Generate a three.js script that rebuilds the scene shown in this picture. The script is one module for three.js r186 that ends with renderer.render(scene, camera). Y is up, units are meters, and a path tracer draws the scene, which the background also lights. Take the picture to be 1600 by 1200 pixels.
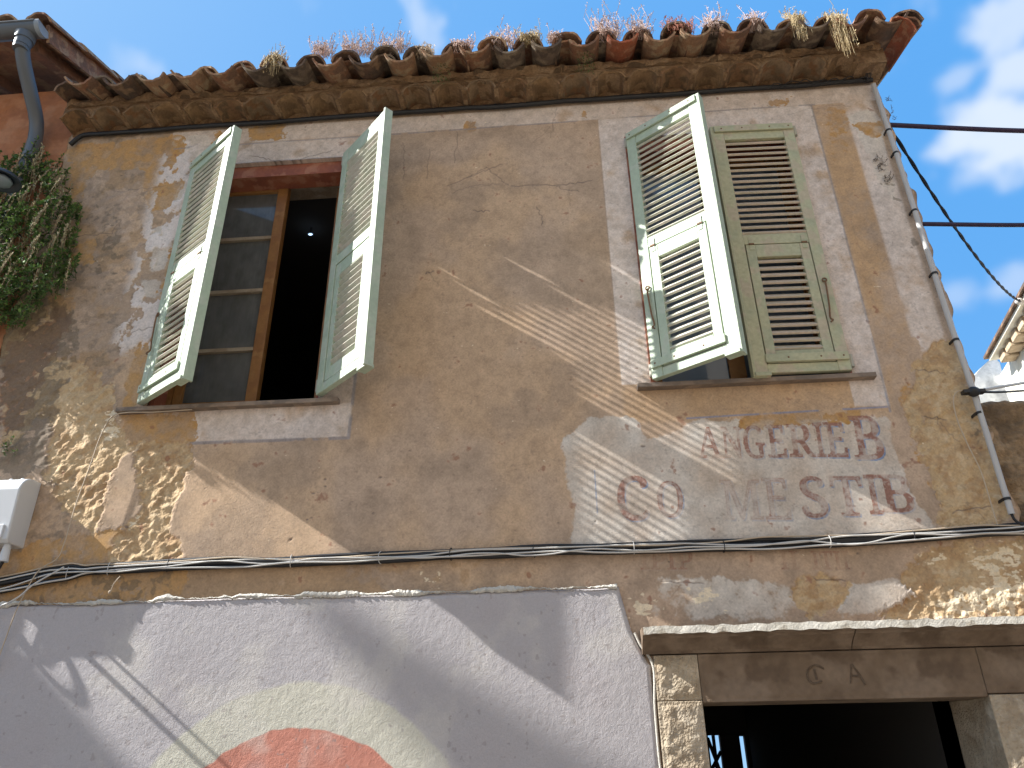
import * as THREE from 'three';
import { mergeGeometries } from 'three/addons/utils/BufferGeometryUtils.js';
import { RoundedBoxGeometry } from 'three/addons/geometries/RoundedBoxGeometry.js';

// ------------------------------------------------------------------ camera, sky, sun, exposure
const scene = new THREE.Scene();
const FOCAL = 1200, EYE = new THREE.Vector3(0, 1.65, 3.5);
const rad = THREE.MathUtils.degToRad, V3 = (x, y, z) => new THREE.Vector3(x, y, z);
const camera = new THREE.PerspectiveCamera(2 * Math.atan(600 / FOCAL) * 180 / Math.PI, 4 / 3, 0.05, 600);
camera.position.copy(EYE);
camera.rotation.set(rad(27.1215), rad(3.9308), rad(-0.9084), 'YXZ');
camera.updateMatrixWorld(true);
const SUN = V3(-5.95, 4.82, 1.0).normalize();
const renderer = new THREE.WebGLRenderer({ antialias: true });
renderer.setSize(1024, 768);
renderer.toneMapping = THREE.LinearToneMapping;
renderer.toneMappingExposure = 2.3;
renderer.shadowMap.enabled = true;
const sun = new THREE.DirectionalLight(new THREE.Color(1, 0.985, 0.945), 5);
sun.position.copy(SUN).multiplyScalar(30).add(V3(0, 3, 0));
sun.target.position.set(0, 3, 0);
sun.castShadow = true;
sun.shadow.mapSize.set(4096, 4096); sun.shadow.radius = 0.85;
Object.assign(sun.shadow.camera, { left: -14, right: 14, top: 14, bottom: -14, near: 1, far: 80 });
scene.add(sun, sun.target);

// photo pixel -> point on the plane z = depth of the facade (or a given height / x)
const rayOf = (px, py) => V3((px - 800) / FOCAL, -(py - 600) / FOCAL, -1).applyQuaternion(camera.quaternion);
const at = (px, py, z = 0) => { const d = rayOf(px, py); return EYE.clone().addScaledVector(d, (z - EYE.z) / d.z); };

// seeded random + value noise
function mulberry(a) { return () => { a |= 0; a = a + 0x6D2B79F5 | 0; let t = Math.imul(a ^ a >>> 15, 1 | a); t = t + Math.imul(t ^ t >>> 7, 61 | t) ^ t; return ((t ^ t >>> 14) >>> 0) / 4294967296; }; }
const rnd = mulberry(77);
const rr = (a, b) => a + (b - a) * rnd();
const PERM = new Float32Array(65536); { const r = mulberry(5); for (let i = 0; i < 65536; i++) PERM[i] = r(); }
const hash = (i, j) => PERM[((i * 7919 + j * 104729) & 65535)];
function noise(x, y) {
  const i = Math.floor(x), j = Math.floor(y); let u = x - i, v = y - j;
  u = u * u * (3 - 2 * u); v = v * v * (3 - 2 * v);
  const a = hash(i, j), b = hash(i + 1, j), c = hash(i, j + 1), d = hash(i + 1, j + 1);
  return a + (b - a) * u + (c - a) * v + (a - b - c + d) * u * v;
}
function fbm(x, y, o = 4) { let s = 0, a = 0.5, n = 0; for (let k = 0; k < o; k++) { s += a * noise(x, y); n += a; a *= 0.5; x = x * 2.03 + 17.3; y = y * 2.03 + 9.1; } return s / n; }
const sst = (a, b, x) => { const t = Math.min(1, Math.max(0, (x - a) / (b - a))); return t * t * (3 - 2 * t); };
const lerp = (a, b, t) => a + (b - a) * t;

// sky: one computed dome of air and clouds
{
  const SW = 1024, SH = 512, data = new Float32Array(SW * SH * 4);
  const blobs = [[1580, 205, 0.065, 0.045, 1], [1612, 110, 0.05, 0.026, 0.9], [1560, 15, 0.05, 0.024, 0.8], [1610, 30, 0.05, 0.025, 0.8], [1500, 118, 0.03, 0.014, 0.5], [1500, 460, 0.025, 0.015, 0.4], [1585, 440, 0.03, 0.02, 0.5]]
    .map(([x, y, w, h, k]) => { const d = rayOf(x, y).normalize(); return [Math.atan2(d.z, d.x), Math.asin(d.y), w, h, k]; });
  for (let r = 0; r < SH; r++) for (let c = 0; c < SW; c++) {
    const az = ((c + 0.5) / SW - 0.5) * 2 * Math.PI, el = ((r + 0.5) / SH - 0.5) * Math.PI;
    const d = V3(Math.cos(el) * Math.cos(az), Math.sin(el), Math.cos(el) * Math.sin(az));
    const cs = Math.max(-1, Math.min(1, d.dot(SUN))), g = Math.pow(0.5 + 0.5 * cs, 6), g2 = Math.pow(Math.max(0, cs), 24);
    const hz = Math.pow(1 - Math.max(0, Math.sin(el)), 4);
    let R = 0.052 + 0.12 * hz + 0.15 * g + 0.8 * g2, G = 0.182 + 0.12 * hz + 0.13 * g + 0.75 * g2, B = 0.40 + 0.05 * hz + 0.06 * g + 0.65 * g2;
    let k = 0;
    const n1 = fbm(az * 9 + 3.1, el * 16 + 1.7, 5), n2 = fbm(az * 26 + 1.3, el * 44 + 5.2, 4);
    for (const [a, e, w, h, s] of blobs) { let da = az - a; if (da > Math.PI) da -= 2 * Math.PI; if (da < -Math.PI) da += 2 * Math.PI; const q = Math.hypot(da * Math.cos(el) / w, (el - e) / h); k = Math.max(k, s * sst(1.25, 0.35, q + (n2 - 0.5) * 1.5 + (n1 - 0.5) * 0.8)); }
    k = Math.max(k, 0.62 * sst(0.66, 0.86, n1) * sst(0.02, 0.25, el) * (0.6 + 0.4 * n2) * 1);
    k *= 0.9;
    R = lerp(R, 0.36, k); G = lerp(G, 0.40, k); B = lerp(B, 0.46, k);
    if (el < 0) { const t = sst(0, -0.15, el); R = lerp(R, 0.22, t); G = lerp(G, 0.2, t); B = lerp(B, 0.18, t); }
    const o = (r * SW + c) * 4; data[o] = R; data[o + 1] = G; data[o + 2] = B; data[o + 3] = 1;
  }
  const tex = new THREE.DataTexture(data, SW, SH, THREE.RGBAFormat, THREE.FloatType);
  tex.mapping = THREE.EquirectangularReflectionMapping; tex.magFilter = THREE.LinearFilter; tex.needsUpdate = true;
  scene.background = tex; scene.environment = tex;
  scene.backgroundIntensity = 1; scene.environmentIntensity = 1;
}

// ------------------------------------------------------------------ helpers
const names = {};
function numbered(n) { names[n] = (names[n] ?? -1) + 1; return names[n] ? `${n}_${String(names[n]).padStart(3, '0')}` : n; }
function thing(name, label, category, pos = [0, 0, 0], group) {
  const o = new THREE.Group(); o.name = numbered(name); o.position.set(...pos); o.userData = { label, category };
  if (group) o.userData.group = group; scene.add(o); return o;
}
function tag(o, label, category, group) { o.userData.label = label; o.userData.category = category; if (group) o.userData.group = group; return o; }
function mesh(name, geo, mat, parent) {
  const m = new THREE.Mesh(geo, mat); m.name = parent === scene ? numbered(name) : name; m.castShadow = m.receiveShadow = true; parent.add(m); return m;
}
function group(name, parent) { const g = new THREE.Group(); g.name = name; parent.add(g); return g; }
function boxUV(g, s = 1, ox = 0, oy = 0) {     // uv in metres, chosen by the face's direction
  if (g.index) g = g.toNonIndexed();
  const p = g.attributes.position, n = g.attributes.normal, uv = new Float32Array(p.count * 2);
  for (let i = 0; i < p.count; i++) {
    const ax = Math.abs(n.getX(i)), ay = Math.abs(n.getY(i)), az = Math.abs(n.getZ(i));
    const x = p.getX(i), y = p.getY(i), z = p.getZ(i);
    const [u, v] = az >= ax && az >= ay ? [x, y] : ax >= ay ? [z, y] : [x, z];
    uv[2 * i] = u * s + ox; uv[2 * i + 1] = v * s + oy;
  }
  g.setAttribute('uv', new THREE.BufferAttribute(uv, 2)); return g;
}
function box(w, h, d, x = 0, y = 0, z = 0, r = 0) {
  const g = r ? new RoundedBoxGeometry(w, h, d, 1, r) : new THREE.BoxGeometry(w, h, d);
  g.translate(x, y, z); return boxUV(g, 1, rr(0, 3), rr(0, 3));
}
const span = (x0, x1, y0, y1, z0, z1, r = 0) => box(x1 - x0, y1 - y0, z1 - z0, (x0 + x1) / 2, (y0 + y1) / 2, (z0 + z1) / 2, r);
function merged(list) { return mergeGeometries(list.map((g) => { const h = g.index ? g.toNonIndexed() : g; for (const k of Object.keys(h.attributes)) if (!['position', 'normal', 'uv'].includes(k)) h.deleteAttribute(k); return h; })); }
function tube(pts, r, seg = 0, rs = 7) { const c = new THREE.CatmullRomCurve3(pts, false, 'centripetal'); return new THREE.TubeGeometry(c, seg || Math.max(8, pts.length * 6), r, rs, false); }
function ball(r, p, sx = 1, sy = 1, sz = 1) { const g = new THREE.SphereGeometry(r, 10, 8); g.scale(sx, sy, sz); g.translate(p.x, p.y, p.z); return g; }
function pixels(w, h, fn, srgb) {              // fn(u index, v index, out) fills linear colour; row 0 is the bottom
  const d = new Uint8Array(w * h * 4), o = [0, 0, 0];
  for (let j = 0; j < h; j++) for (let i = 0; i < w; i++) {
    fn(i, j, o); const k = (j * w + i) * 4;
    for (let c = 0; c < 3; c++) { let v = Math.min(1, Math.max(0, o[c])); if (srgb) v = v <= 0.0031308 ? v * 12.92 : 1.055 * Math.pow(v, 1 / 2.4) - 0.055; d[k + c] = v * 255 + 0.5; }
    d[k + 3] = 255;
  }
  const t = new THREE.DataTexture(d, w, h); t.wrapS = t.wrapT = THREE.RepeatWrapping; t.magFilter = THREE.LinearFilter; t.minFilter = THREE.LinearMipmapLinearFilter; t.generateMipmaps = true;
  if (srgb) t.colorSpace = THREE.SRGBColorSpace; t.needsUpdate = true; return t;
}
function tnoise(x, y, p) {                     // tileable value noise, period p
  const i = Math.floor(x), j = Math.floor(y); let u = x - i, v = y - j; u = u * u * (3 - 2 * u); v = v * v * (3 - 2 * v);
  const m = (q) => ((q % p) + p) % p, a = hash(m(i), m(j)), b = hash(m(i + 1), m(j)), c = hash(m(i), m(j + 1)), d = hash(m(i + 1), m(j + 1));
  return a + (b - a) * u + (c - a) * v + (a - b - c + d) * u * v;
}
function tfbm(u, v, p, o) { let s = 0, a = 0.5, n = 0; for (let k = 0; k < o; k++) { s += a * tnoise(u * p + k * 3, v * p + k * 7, p); n += a; a *= 0.5; p *= 2; } return s / n; }
const mix3 = (o, c, t) => { o[0] += (c[0] - o[0]) * t; o[1] += (c[1] - o[1]) * t; o[2] += (c[2] - o[2]) * t; };
// a mottled material with grain; textures cover "size" metres
function mottled(cols, size, rough, bump, { n = 512, stretch = 1, fine = 0.12, seed = 0, metal = 0, freq = 4 } = {}) {
  const f = (i, j) => [((i + 0.5) / n + seed * 0.137) % 1, ((j + 0.5) / n + seed * 0.291) % 1];
  const map = pixels(n, n, (i, j, o) => {
    const [u, v] = f(i, j); const a = tfbm(u * stretch, v, freq, 5), b = tfbm(u + 0.37, v * 1 + 0.11, freq * 2, 4), c = tfbm(u * stretch, v, 32, 3);
    o[0] = cols[0][0]; o[1] = cols[0][1]; o[2] = cols[0][2];
    if (cols[1]) mix3(o, cols[1], sst(0.42, 0.62, a)); if (cols[2]) mix3(o, cols[2], sst(0.5, 0.7, b));
    const k = 1 + fine * (c - 0.5) * 2; o[0] *= k; o[1] *= k; o[2] *= k;
  }, true);
  const m = new THREE.MeshStandardMaterial({ map, roughness: rough, metalness: metal });
  if (bump) { m.bumpMap = pixels(n, n, (i, j, o) => { const [u, v] = f(i, j); o[0] = o[1] = o[2] = 0.5 * tfbm(u * stretch, v, 16, 3) + 0.5 * tfbm(u * stretch, v, 64, 3); }); m.bumpScale = bump; }
  for (const t of [m.map, m.bumpMap]) if (t) t.repeat.set(1 / size, 1 / size);
  return m;
}
const plain = (c, roughness = 0.7, metalness = 0) => new THREE.MeshStandardMaterial({ color: new THREE.Color(...c), roughness, metalness });

// ------------------------------------------------------------------ the facade's surface: what lies where on the old wall
const FX0 = -3.10, FX1 = 2.04, FY0 = 1.30, FY1 = 5.46;
const WIN_L = [-2.19, -1.25, 3.40, 5.075], WIN_R = [0.475, 1.445, 3.40, 5.075], DOOR = [0.525, 1.675, 0, 1.918];
function canvasOf(step) { const c = document.createElement('canvas'); c.width = Math.round((FX1 - FX0) / step); c.height = Math.round((FY1 - FY0) / step); return c; }
function fieldOf(c, ch = 0) {
  const d = c.getContext('2d').getImageData(0, 0, c.width, c.height).data, f = new Float32Array(c.width * c.height);
  for (let i = 0; i < f.length; i++) f[i] = d[i * 4 + ch] / 255; return { f, w: c.width, h: c.height };
}
function blur(m, r) {
  const { w, h } = m; let a = m.f, b = new Float32Array(a.length);
  for (let pass = 0; pass < 2; pass++) {
    for (let y = 0; y < h; y++) for (let x = 0; x < w; x++) { let s = 0, n = 0; for (let k = -r; k <= r; k++) { const q = x + k; if (q >= 0 && q < w) { s += a[y * w + q]; n++; } } b[y * w + x] = s / n; }
    const c = new Float32Array(a.length);
    for (let y = 0; y < h; y++) for (let x = 0; x < w; x++) { let s = 0, n = 0; for (let k = -r; k <= r; k++) { const q = y + k; if (q >= 0 && q < h) { s += b[q * w + x]; n++; } } c[y * w + x] = s / n; }
    a = c;
  }
  m.f = a; return m;
}
function sampleField(m, x, y) {
  let u = (x - FX0) / (FX1 - FX0) * m.w - 0.5, v = (FY1 - y) / (FY1 - FY0) * m.h - 0.5;
  u = Math.min(m.w - 1.001, Math.max(0, u)); v = Math.min(m.h - 1.001, Math.max(0, v));
  const i = u | 0, j = v | 0, a = u - i, b = v - j, k = j * m.w + i, f = m.f;
  return (f[k] * (1 - a) + f[k + 1] * a) * (1 - b) + (f[k + m.w] * (1 - a) + f[k + m.w + 1] * a) * b;
}
function drawPath(g, c, pts, world) {
  g.beginPath();
  pts.forEach(([px, py], i) => {
    const q = world ? { x: px, y: py } : at(px, py);
    const X = (q.x - FX0) / (FX1 - FX0) * c.width, Y = (FY1 - q.y) / (FY1 - FY0) * c.height;
    i ? g.lineTo(X, Y) : g.moveTo(X, Y);
  });
}
function mask(polys, r = 2) {
  const c = canvasOf(0.01), g = c.getContext('2d'); g.fillStyle = '#000'; g.fillRect(0, 0, c.width, c.height);
  for (const p of polys) { const k = typeof p[p.length - 1] === 'number' ? p[p.length - 1] : 1; g.fillStyle = `rgb(${k * 255},0,0)`; drawPath(g, c, p.filter((q) => typeof q !== 'number')); g.closePath(); g.fill(); }
  return blur(fieldOf(c), r);
}
// crumbling render, laid bare (rough)
const mSand = mask([
  [[78, 650], [130, 620], [180, 650], [196, 690], [170, 770], [150, 850], [105, 800], [72, 745]],
  [[205, 690], [300, 695], [303, 730], [275, 790], [262, 835], [300, 870], [170, 880], [180, 840], [228, 800], [215, 740]],
  [[40, 560], [130, 560], [180, 600], [180, 650], [70, 655]],
  [[1428, 575], [1478, 530], [1492, 540], [1590, 820], [1470, 835], [1465, 790], [1440, 720], [1415, 650]],
  [[1240, 905], [1330, 900], [1318, 940], [1285, 975], [1235, 930]],
  [[1440, 860], [1610, 840], [1610, 970], [1350, 968], [1430, 930], [1400, 900]],
  [[0, 490], [95, 480], [75, 640], [0, 720], 0.8],
], 3);
// smooth ochre under-coat, paint gone
const mOchre = mask([
  [[110, 230], [290, 212], [290, 290], [262, 330], [232, 330], [225, 270], [150, 265], [125, 330], [105, 330]],
  [[292, 300], [302, 290], [285, 400], [262, 470], [238, 540], [205, 650], [188, 645], [216, 540], [240, 470], [266, 400]],
  [[195, 650], [300, 645], [306, 690], [240, 700], [190, 690]],
  [[0, 860], [180, 820], [300, 880], [300, 940], [0, 950], 0.85],
  [[100, 385], [150, 375], [150, 420], [118, 425]], [[75, 460], [118, 470], [110, 500], [80, 500]], [[55, 545], [95, 550], [85, 580], [55, 575]],
  [[330, 205], [352, 203], [345, 232], [332, 236]], [[385, 200], [440, 192], [432, 214], [398, 222]], [[300, 250], [330, 262], [322, 275], [300, 285]], [[1195, 160], [1240, 152], [1235, 166], [1205, 170]], [[430, 190], [450, 190], [452, 215], [425, 225]], [[725, 190], [745, 185], [740, 205], [728, 205]], [[905, 175], [918, 172], [914, 200]], [[945, 172], [957, 170], [953, 188]],
  [[1170, 650], [1340, 640], [1340, 660], [1150, 670]], [[1400, 600], [1450, 580], [1480, 830], [1440, 760], 0.75],
  [[1330, 195], [1375, 190], [1372, 215], [1345, 208]],
  [[1285, 165], [1320, 175], [1335, 230], [1300, 260], 0.55],
], 2);
// pale lilac-grey limewash
const mWash = mask([
  [[905, 668], [930, 650], [990, 655], [1010, 690], [1090, 660], [1390, 652], [1398, 700], [1420, 770], [1466, 822], [1380, 842], [890, 852], [900, 800], [885, 740], [880, 690]],
  [[1030, 900], [1235, 905], [1250, 940], [1230, 975], [1010, 965], 0.6], [[1320, 915], [1435, 905], [1440, 945], [1300, 965]],
  
  [[240, 355], [275, 350], [262, 420], [235, 430]], [[218, 432], [262, 440], [255, 470], [228, 465]], [[275, 300], [300, 270], [300, 300], [270, 330]], [[268, 218], [330, 210], [330, 240], [280, 258]],
  [[1325, 180], [1368, 172], [1405, 330], [1380, 300]],
], 2);
// dark crust and soot, red staining below the shrub
const mDirt = mask([[[0, 470], [110, 470], [125, 520], [95, 620], [70, 760], [0, 760]], [[1500, 600], [1545, 600], [1560, 700], [1515, 680], 0.6], [[70, 900], [280, 890], [260, 930], [60, 940], 0.7], [[130, 320], [190, 300], [200, 420], [150, 480], 0.35], [[1410, 350], [1425, 345], [1490, 560], [1470, 540], 0.5], [[1362, 250], [1395, 290], [1415, 345], [1385, 300]]], 4);
const mRed = mask([[[15, 540], [95, 470], [112, 500], [70, 590], [20, 690], [0, 690], [0, 600]], [[5, 655], [40, 650], [38, 680], [10, 675]]], 4);
// white crust of old lime near the door cornice
const mLime = mask([[[1490, 855], [1600, 845], [1600, 970], [1440, 972], [1470, 930], [1540, 900]], [[1050, 915], [1130, 920], [1140, 960], [1090, 950]], [[640, 905], [700, 900], [690, 925]], [[980, 930], [1040, 930], [1030, 985], [985, 985], 0.8], [[1390, 870], [1500, 865], [1480, 885]], [[150, 690], [165, 640], [190, 640], [185, 690]], [[190, 800], [225, 800], [220, 830], [195, 825], 0.9]], 3);
// cracks (red channel), pits (green), thin dark painted lines (blue)
const crackC = canvasOf(0.0034);
{
  const c = crackC, g = c.getContext('2d'); g.fillStyle = '#000'; g.fillRect(0, 0, c.width, c.height); g.lineCap = 'round'; g.lineJoin = 'round';
  g.globalCompositeOperation = 'lighter';
  const r = mulberry(9);
  const crack = (pts, w = 1.1, a = 1, depth = 0) => {
    const P = []; for (let i = 0; i < pts.length - 1; i++) for (let k = 0; k < 8; k++) { const t = k / 8; P.push([lerp(pts[i][0], pts[i + 1][0], t) + (r() - 0.5) * 4, lerp(pts[i][1], pts[i + 1][1], t) + (r() - 0.5) * 4]); }
    P.push(pts[pts.length - 1]); g.strokeStyle = `rgba(255,0,0,${a})`; g.lineWidth = w; drawPath(g, c, P); g.stroke();
    if (depth < 1 && r() < 0.6) { const q = P[P.length >> 1]; crack([q, [q[0] + (r() - 0.5) * 40, q[1] + 15 + r() * 15]], w * 0.7, a * 0.7, 1); }
  };
  crack([[700, 290], [755, 268], [785, 258]], 1.3); crack([[728, 280], [760, 262], [795, 290]], 1.1); crack([[705, 302], [735, 292], [780, 288]], 1);
  crack([[800, 292], [870, 290], [925, 283]], 1.6); crack([[868, 292], [905, 300]], 1.2); crack([[840, 325], [848, 345], [846, 353]], 1.2); crack([[630, 222], [632, 250], [630, 280]], 1);
  crack([[716, 205], [710, 255]], 1); crack([[672, 235], [667, 280]], 0.9); crack([[865, 195], [830, 225]], 0.8, 0.7); crack([[870, 170], [860, 215]], 0.8, 0.8);
  crack([[390, 245], [425, 250], [450, 255], [520, 235]], 1.3); crack([[740, 330], [765, 331]], 1.5); crack([[665, 428], [678, 424]], 1.4); crack([[948, 538], [962, 530]], 0.8, 0.6);
  crack([[1230, 180], [1300, 163], [1330, 168]], 0.9, 0.7); crack([[1370, 385], [1395, 380], [1380, 410]], 0.8, 0.5); crack([[1430, 575], [1475, 582]], 1.3); crack([[1445, 650], [1480, 655]], 1.6);
  crack([[1470, 660], [1500, 690]], 1); crack([[1030, 910], [1100, 912]], 1.2); crack([[1270, 905], [1320, 908]], 1.6); crack([[1490, 800], [1550, 790]], 1.4); crack([[1330, 350], [1352, 420]], 0.5, 0.5);
  crack([[118, 505], [150, 500], [180, 470]], 0.8, 0.6); crack([[110, 370], [175, 365], [190, 345]], 1.2); crack([[185, 300], [260, 290]], 1); crack([[250, 455], [275, 450], [280, 440]], 1.3);
  crack([[205, 520], [240, 512]], 1.2); crack([[985, 700], [1000, 780], [990, 845]], 0.7, 0.4); crack([[928, 660], [926, 850]], 0.6, 0.35);
  for (let k = 0; k < 150; k++) { const x = 600 + r() * 800, y = 200 + r() * 640; crack([[x, y], [x + (r() - 0.5) * 30, y + (r() - 0.5) * 14]], 0.5, 0.35 * r(), 1); }
  const pit = (x, y, a) => { const q = at(x, y), X = (q.x - FX0) / (FX1 - FX0) * c.width, Y = (FY1 - q.y) / (FY1 - FY0) * c.height; g.fillStyle = 'rgb(0,255,0)'; g.beginPath(); for (let k = 0; k < 7; k++) { const t = k / 7 * 6.283, s = a * (0.6 + 0.7 * r()); g.lineTo(X + Math.cos(t) * s * 1.3, Y + Math.sin(t) * s * 0.8); } g.closePath(); g.fill(); };
  for (const [x, y, a] of [[594, 746, 2.6], [490, 771, 2], [508, 749, 1.8], [508, 760, 1.8], [583, 802, 1.5], [455, 843, 2], [480, 812, 1.6], [487, 809, 1.8], [1004, 698, 3], [872, 817, 1.3], [930, 815, 1.4], [535, 782, 1.2], [709, 742, 1], [1340, 865, 2], [1045, 878, 1.7], [709, 526, 1.4], [892, 594, 1.5], [1293, 838, 2.5], [1105, 655, 1.5], [198, 823, 2.5], [205, 420, 2], [190, 275, 2.4], [262, 278, 1.4], [1060, 720, 1]]) pit(x, y, a);
  for (let k = 0; k < 260; k++) pit(120 + r() * 1300, 220 + r() * 640, 0.35 + r() * r() * 0.9);
  g.strokeStyle = 'rgb(0,0,255)'; g.lineWidth = 3.4;
  const line = (pts, w, a) => { g.strokeStyle = `rgba(0,0,255,${a})`; g.lineWidth = w; drawPath(g, c, pts, true); g.stroke(); };
  line([[-1.9, 3.192], [-1.07, 3.184], [-1.063, 3.5], [-1.063, 5.2]], 5, 1); line([[1.601, 5.24], [1.598, 4.2], [1.592, 3.2]], 3.4, 0.8); line([[0.62, 3.21], [1.58, 3.224]], 2.6, 0.9);
  line([[-2.37, 5.236], [-1.0, 5.236], [0.2, 5.243], [1.62, 5.246]], 3.2, 0.9); line([[0.312, 5.2], [0.312, 3.72]], 2, 0.25);
}
const fCrack = fieldOf(crackC, 0), fPit = fieldOf(crackC, 1), fLine = fieldOf(crackC, 2);
// the faded shop lettering: red letters (red channel) with blue drop shadow (blue channel)
const SX0 = 0.05, SX1 = 1.75, SY0 = 2.42, SY1 = 3.25, signC = document.createElement('canvas'); signC.width = 1360; signC.height = 664;
{
  const g = signC.getContext('2d'), K = 800; g.fillStyle = '#000'; g.fillRect(0, 0, 1360, 664); g.globalCompositeOperation = 'lighter';
  const letter = (t, px, py, px2, py2, a = 1, b = 1) => {
    const p = at(px, py2), q = at(px2, py2), top = at((px + px2) / 2, py); g.font = '100px serif'; const w = g.measureText(t).width; g.lineWidth = 3.2;
    for (const [dx, dy, col] of [[5, 6, `rgba(0,0,255,${b})`], [0, 0, `rgba(255,0,0,${a})`]]) {
      g.save(); g.translate((p.x - SX0) * K + dx, (SY1 - p.y) * K + dy); g.rotate(-Math.atan2(q.y - p.y, q.x - p.x)); g.scale((q.x - p.x) * K / w, (top.y - p.y) * K / 68); g.fillStyle = g.strokeStyle = col; g.fillText(t, 0, 0); g.strokeText(t, 0, 0); g.restore();
    }
  };
  letter('A', 1092, 670, 1128, 716, 0.6, 0.15); letter('N', 1128, 670, 1164, 716, 0.5, 0.15); letter('G', 1162, 668, 1198, 716, 0.7, 0.3); letter('E', 1200, 667, 1232, 715, 0.8, 0.6);
  letter('R', 1233, 665, 1274, 714, 0.8, 0.3); letter('I', 1275, 664, 1293, 714, 0.85, 0.4); letter('E', 1292, 663, 1328, 714, 0.8, 1); letter('B', 1334, 653, 1388, 717, 0.95, 1);
  letter('C', 962, 748, 1016, 812, 0.75, 0.75); letter('O', 1026, 755, 1072, 808, 0.5, 0.5); letter('M', 1128, 752, 1196, 812, 0.18, 0.2); letter('E', 1195, 750, 1240, 812, 0.25, 0.3);
  letter('S', 1252, 748, 1300, 808, 0.6, 0.8); letter('T', 1303, 747, 1356, 806, 0.5, 0.5); letter('I', 1358, 745, 1382, 803, 0.8, 0.4); letter('B', 1378, 744, 1436, 800, 0.8, 0.35);
  g.fillStyle = 'rgba(0,0,255,0.8)'; const b0 = at(928, 735), b1 = at(926, 805); g.fillRect((b0.x - SX0) * K, (SY1 - b0.y) * K, 5, (b0.y - b1.y) * K);
  for (const [a, b, t] of [[1000, 1085, 'IPIP'], [1220, 1250, 'II'], [1270, 1330, 'ITII']]) letter(t, a, 862, b, 890, 0.35, 0.05);
}
const sR = signC.getContext('2d').getImageData(0, 0, 1360, 664).data;
function signAt(x, y, ch) { const u = Math.round((x - SX0) * 800), v = Math.round((SY1 - y) * 800); return u < 0 || v < 0 || u >= 1360 || v >= 664 ? 0 : sR[(v * 1360 + u) * 4 + ch] / 255; }

const COL = { taupe: [0.495, 0.362, 0.26], warm: [0.53, 0.37, 0.24], grey: [0.36, 0.265, 0.19], ochre: [0.46, 0.275, 0.12], sand: [0.54, 0.385, 0.22], sandDark: [0.38, 0.245, 0.13], band: [0.72, 0.64, 0.59], wash: [0.62, 0.56, 0.49], dirt: [0.15, 0.12, 0.085], red: [0.25, 0.115, 0.07], lime: [0.80, 0.68, 0.49], crack: [0.16, 0.12, 0.10], line: [0.27, 0.25, 0.26], blue: [0.17, 0.25, 0.42], letter: [0.29, 0.135, 0.095] };
const inR = (x, y, x0, x1, y0, y1, e = 0.004) => sst(x0 - e, x0 + e, x) * sst(x1 + e, x1 - e, x) * sst(y0 - e, y0 + e, y) * sst(y1 + e, y1 - e, y);
const S = { sand: 0, band: 0, wash: 0, och: 0, h: 0, c: [0, 0, 0], fine: 0, n1: 0, n2: 0, lime: 0 };
function layers(x, y) {
  const e1 = fbm(x * 9 + 4, y * 9 + 2, 5), e2 = fbm(x * 34 + 1, y * 34 + 8, 3);
  const e3 = fbm(x * 110 + 6, y * 110, 2), wob = (e1 - 0.5) * 1.5 + (e2 - 0.5) * 0.9 + (e3 - 0.5) * 0.35;
  S.n1 = e1; S.n2 = e2;
  const ms = sampleField(mSand, x, y), mo = sampleField(mOchre, x, y), mw = sampleField(mWash, x, y);
  S.sand = sst(0.42, 0.56, ms + wob * 0.8 * Math.min(1, ms * 4));
  S.och = sst(0.44, 0.54, mo + wob * 0.9 * Math.min(1, mo * 4));
  S.wash = sst(0.36, 0.62, mw + wob * 0.55 * Math.min(1, mw * 4));
  S.lime = sst(0.52, 0.6, sampleField(mLime, x, y) * 0.75 + (fbm(x * 34 + 2, y * 60, 4) - 0.54) * 1.7);
  const lf = inR(x, y, 0.316, 0.50, 3.41, 5.243) + 0;
  let b = Math.max(lf, inR(x, y, 0.316, 1.6, 5.06, 5.243), inR(x, y, 1.43, 1.598, 3.23, 5.243));
  b = Math.max(b, 0.95 * inR(x, y, 1.79, 1.95, 3.52, 5.25, 0.012) * sst(3.55, 3.62, y + (e1 - 0.5) * 0.9));
  b = Math.max(b, 0.75 * inR(x, y, -2.4, 2.0, 5.245, 5.375), 0.9 * inR(x, y, -1.9, -1.068, 3.192, 3.38), 0.5 * inR(x, y, -1.26, -1.065, 3.19, 5.24));
  b = Math.max(b, 0.75 * inR(x, y, -2.38, -1.065, 5.06, 5.24), 0.9 * inR(x, y, -2.235, -2.18, 3.5, 5.0, 0.01));
  S.band = b * sst(0.9, 0.55, e1 + (S.sand + S.och) * 0.8) * (1 - S.sand) * (1 - S.och);
  S.flake = x < -2.19 && x > -2.6 ? sst(0.50, 0.53, fbm(x * 11 + 20, y * 8 + 3, 4) + (e3 - 0.5) * 0.10) * inR(x, y, -2.44, -2.2, 3.75, 5.33, 0.05) : 0;
  S.wash *= (1 - 0.75 * S.sand);
  S.och *= 1 - S.sand;
}
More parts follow.
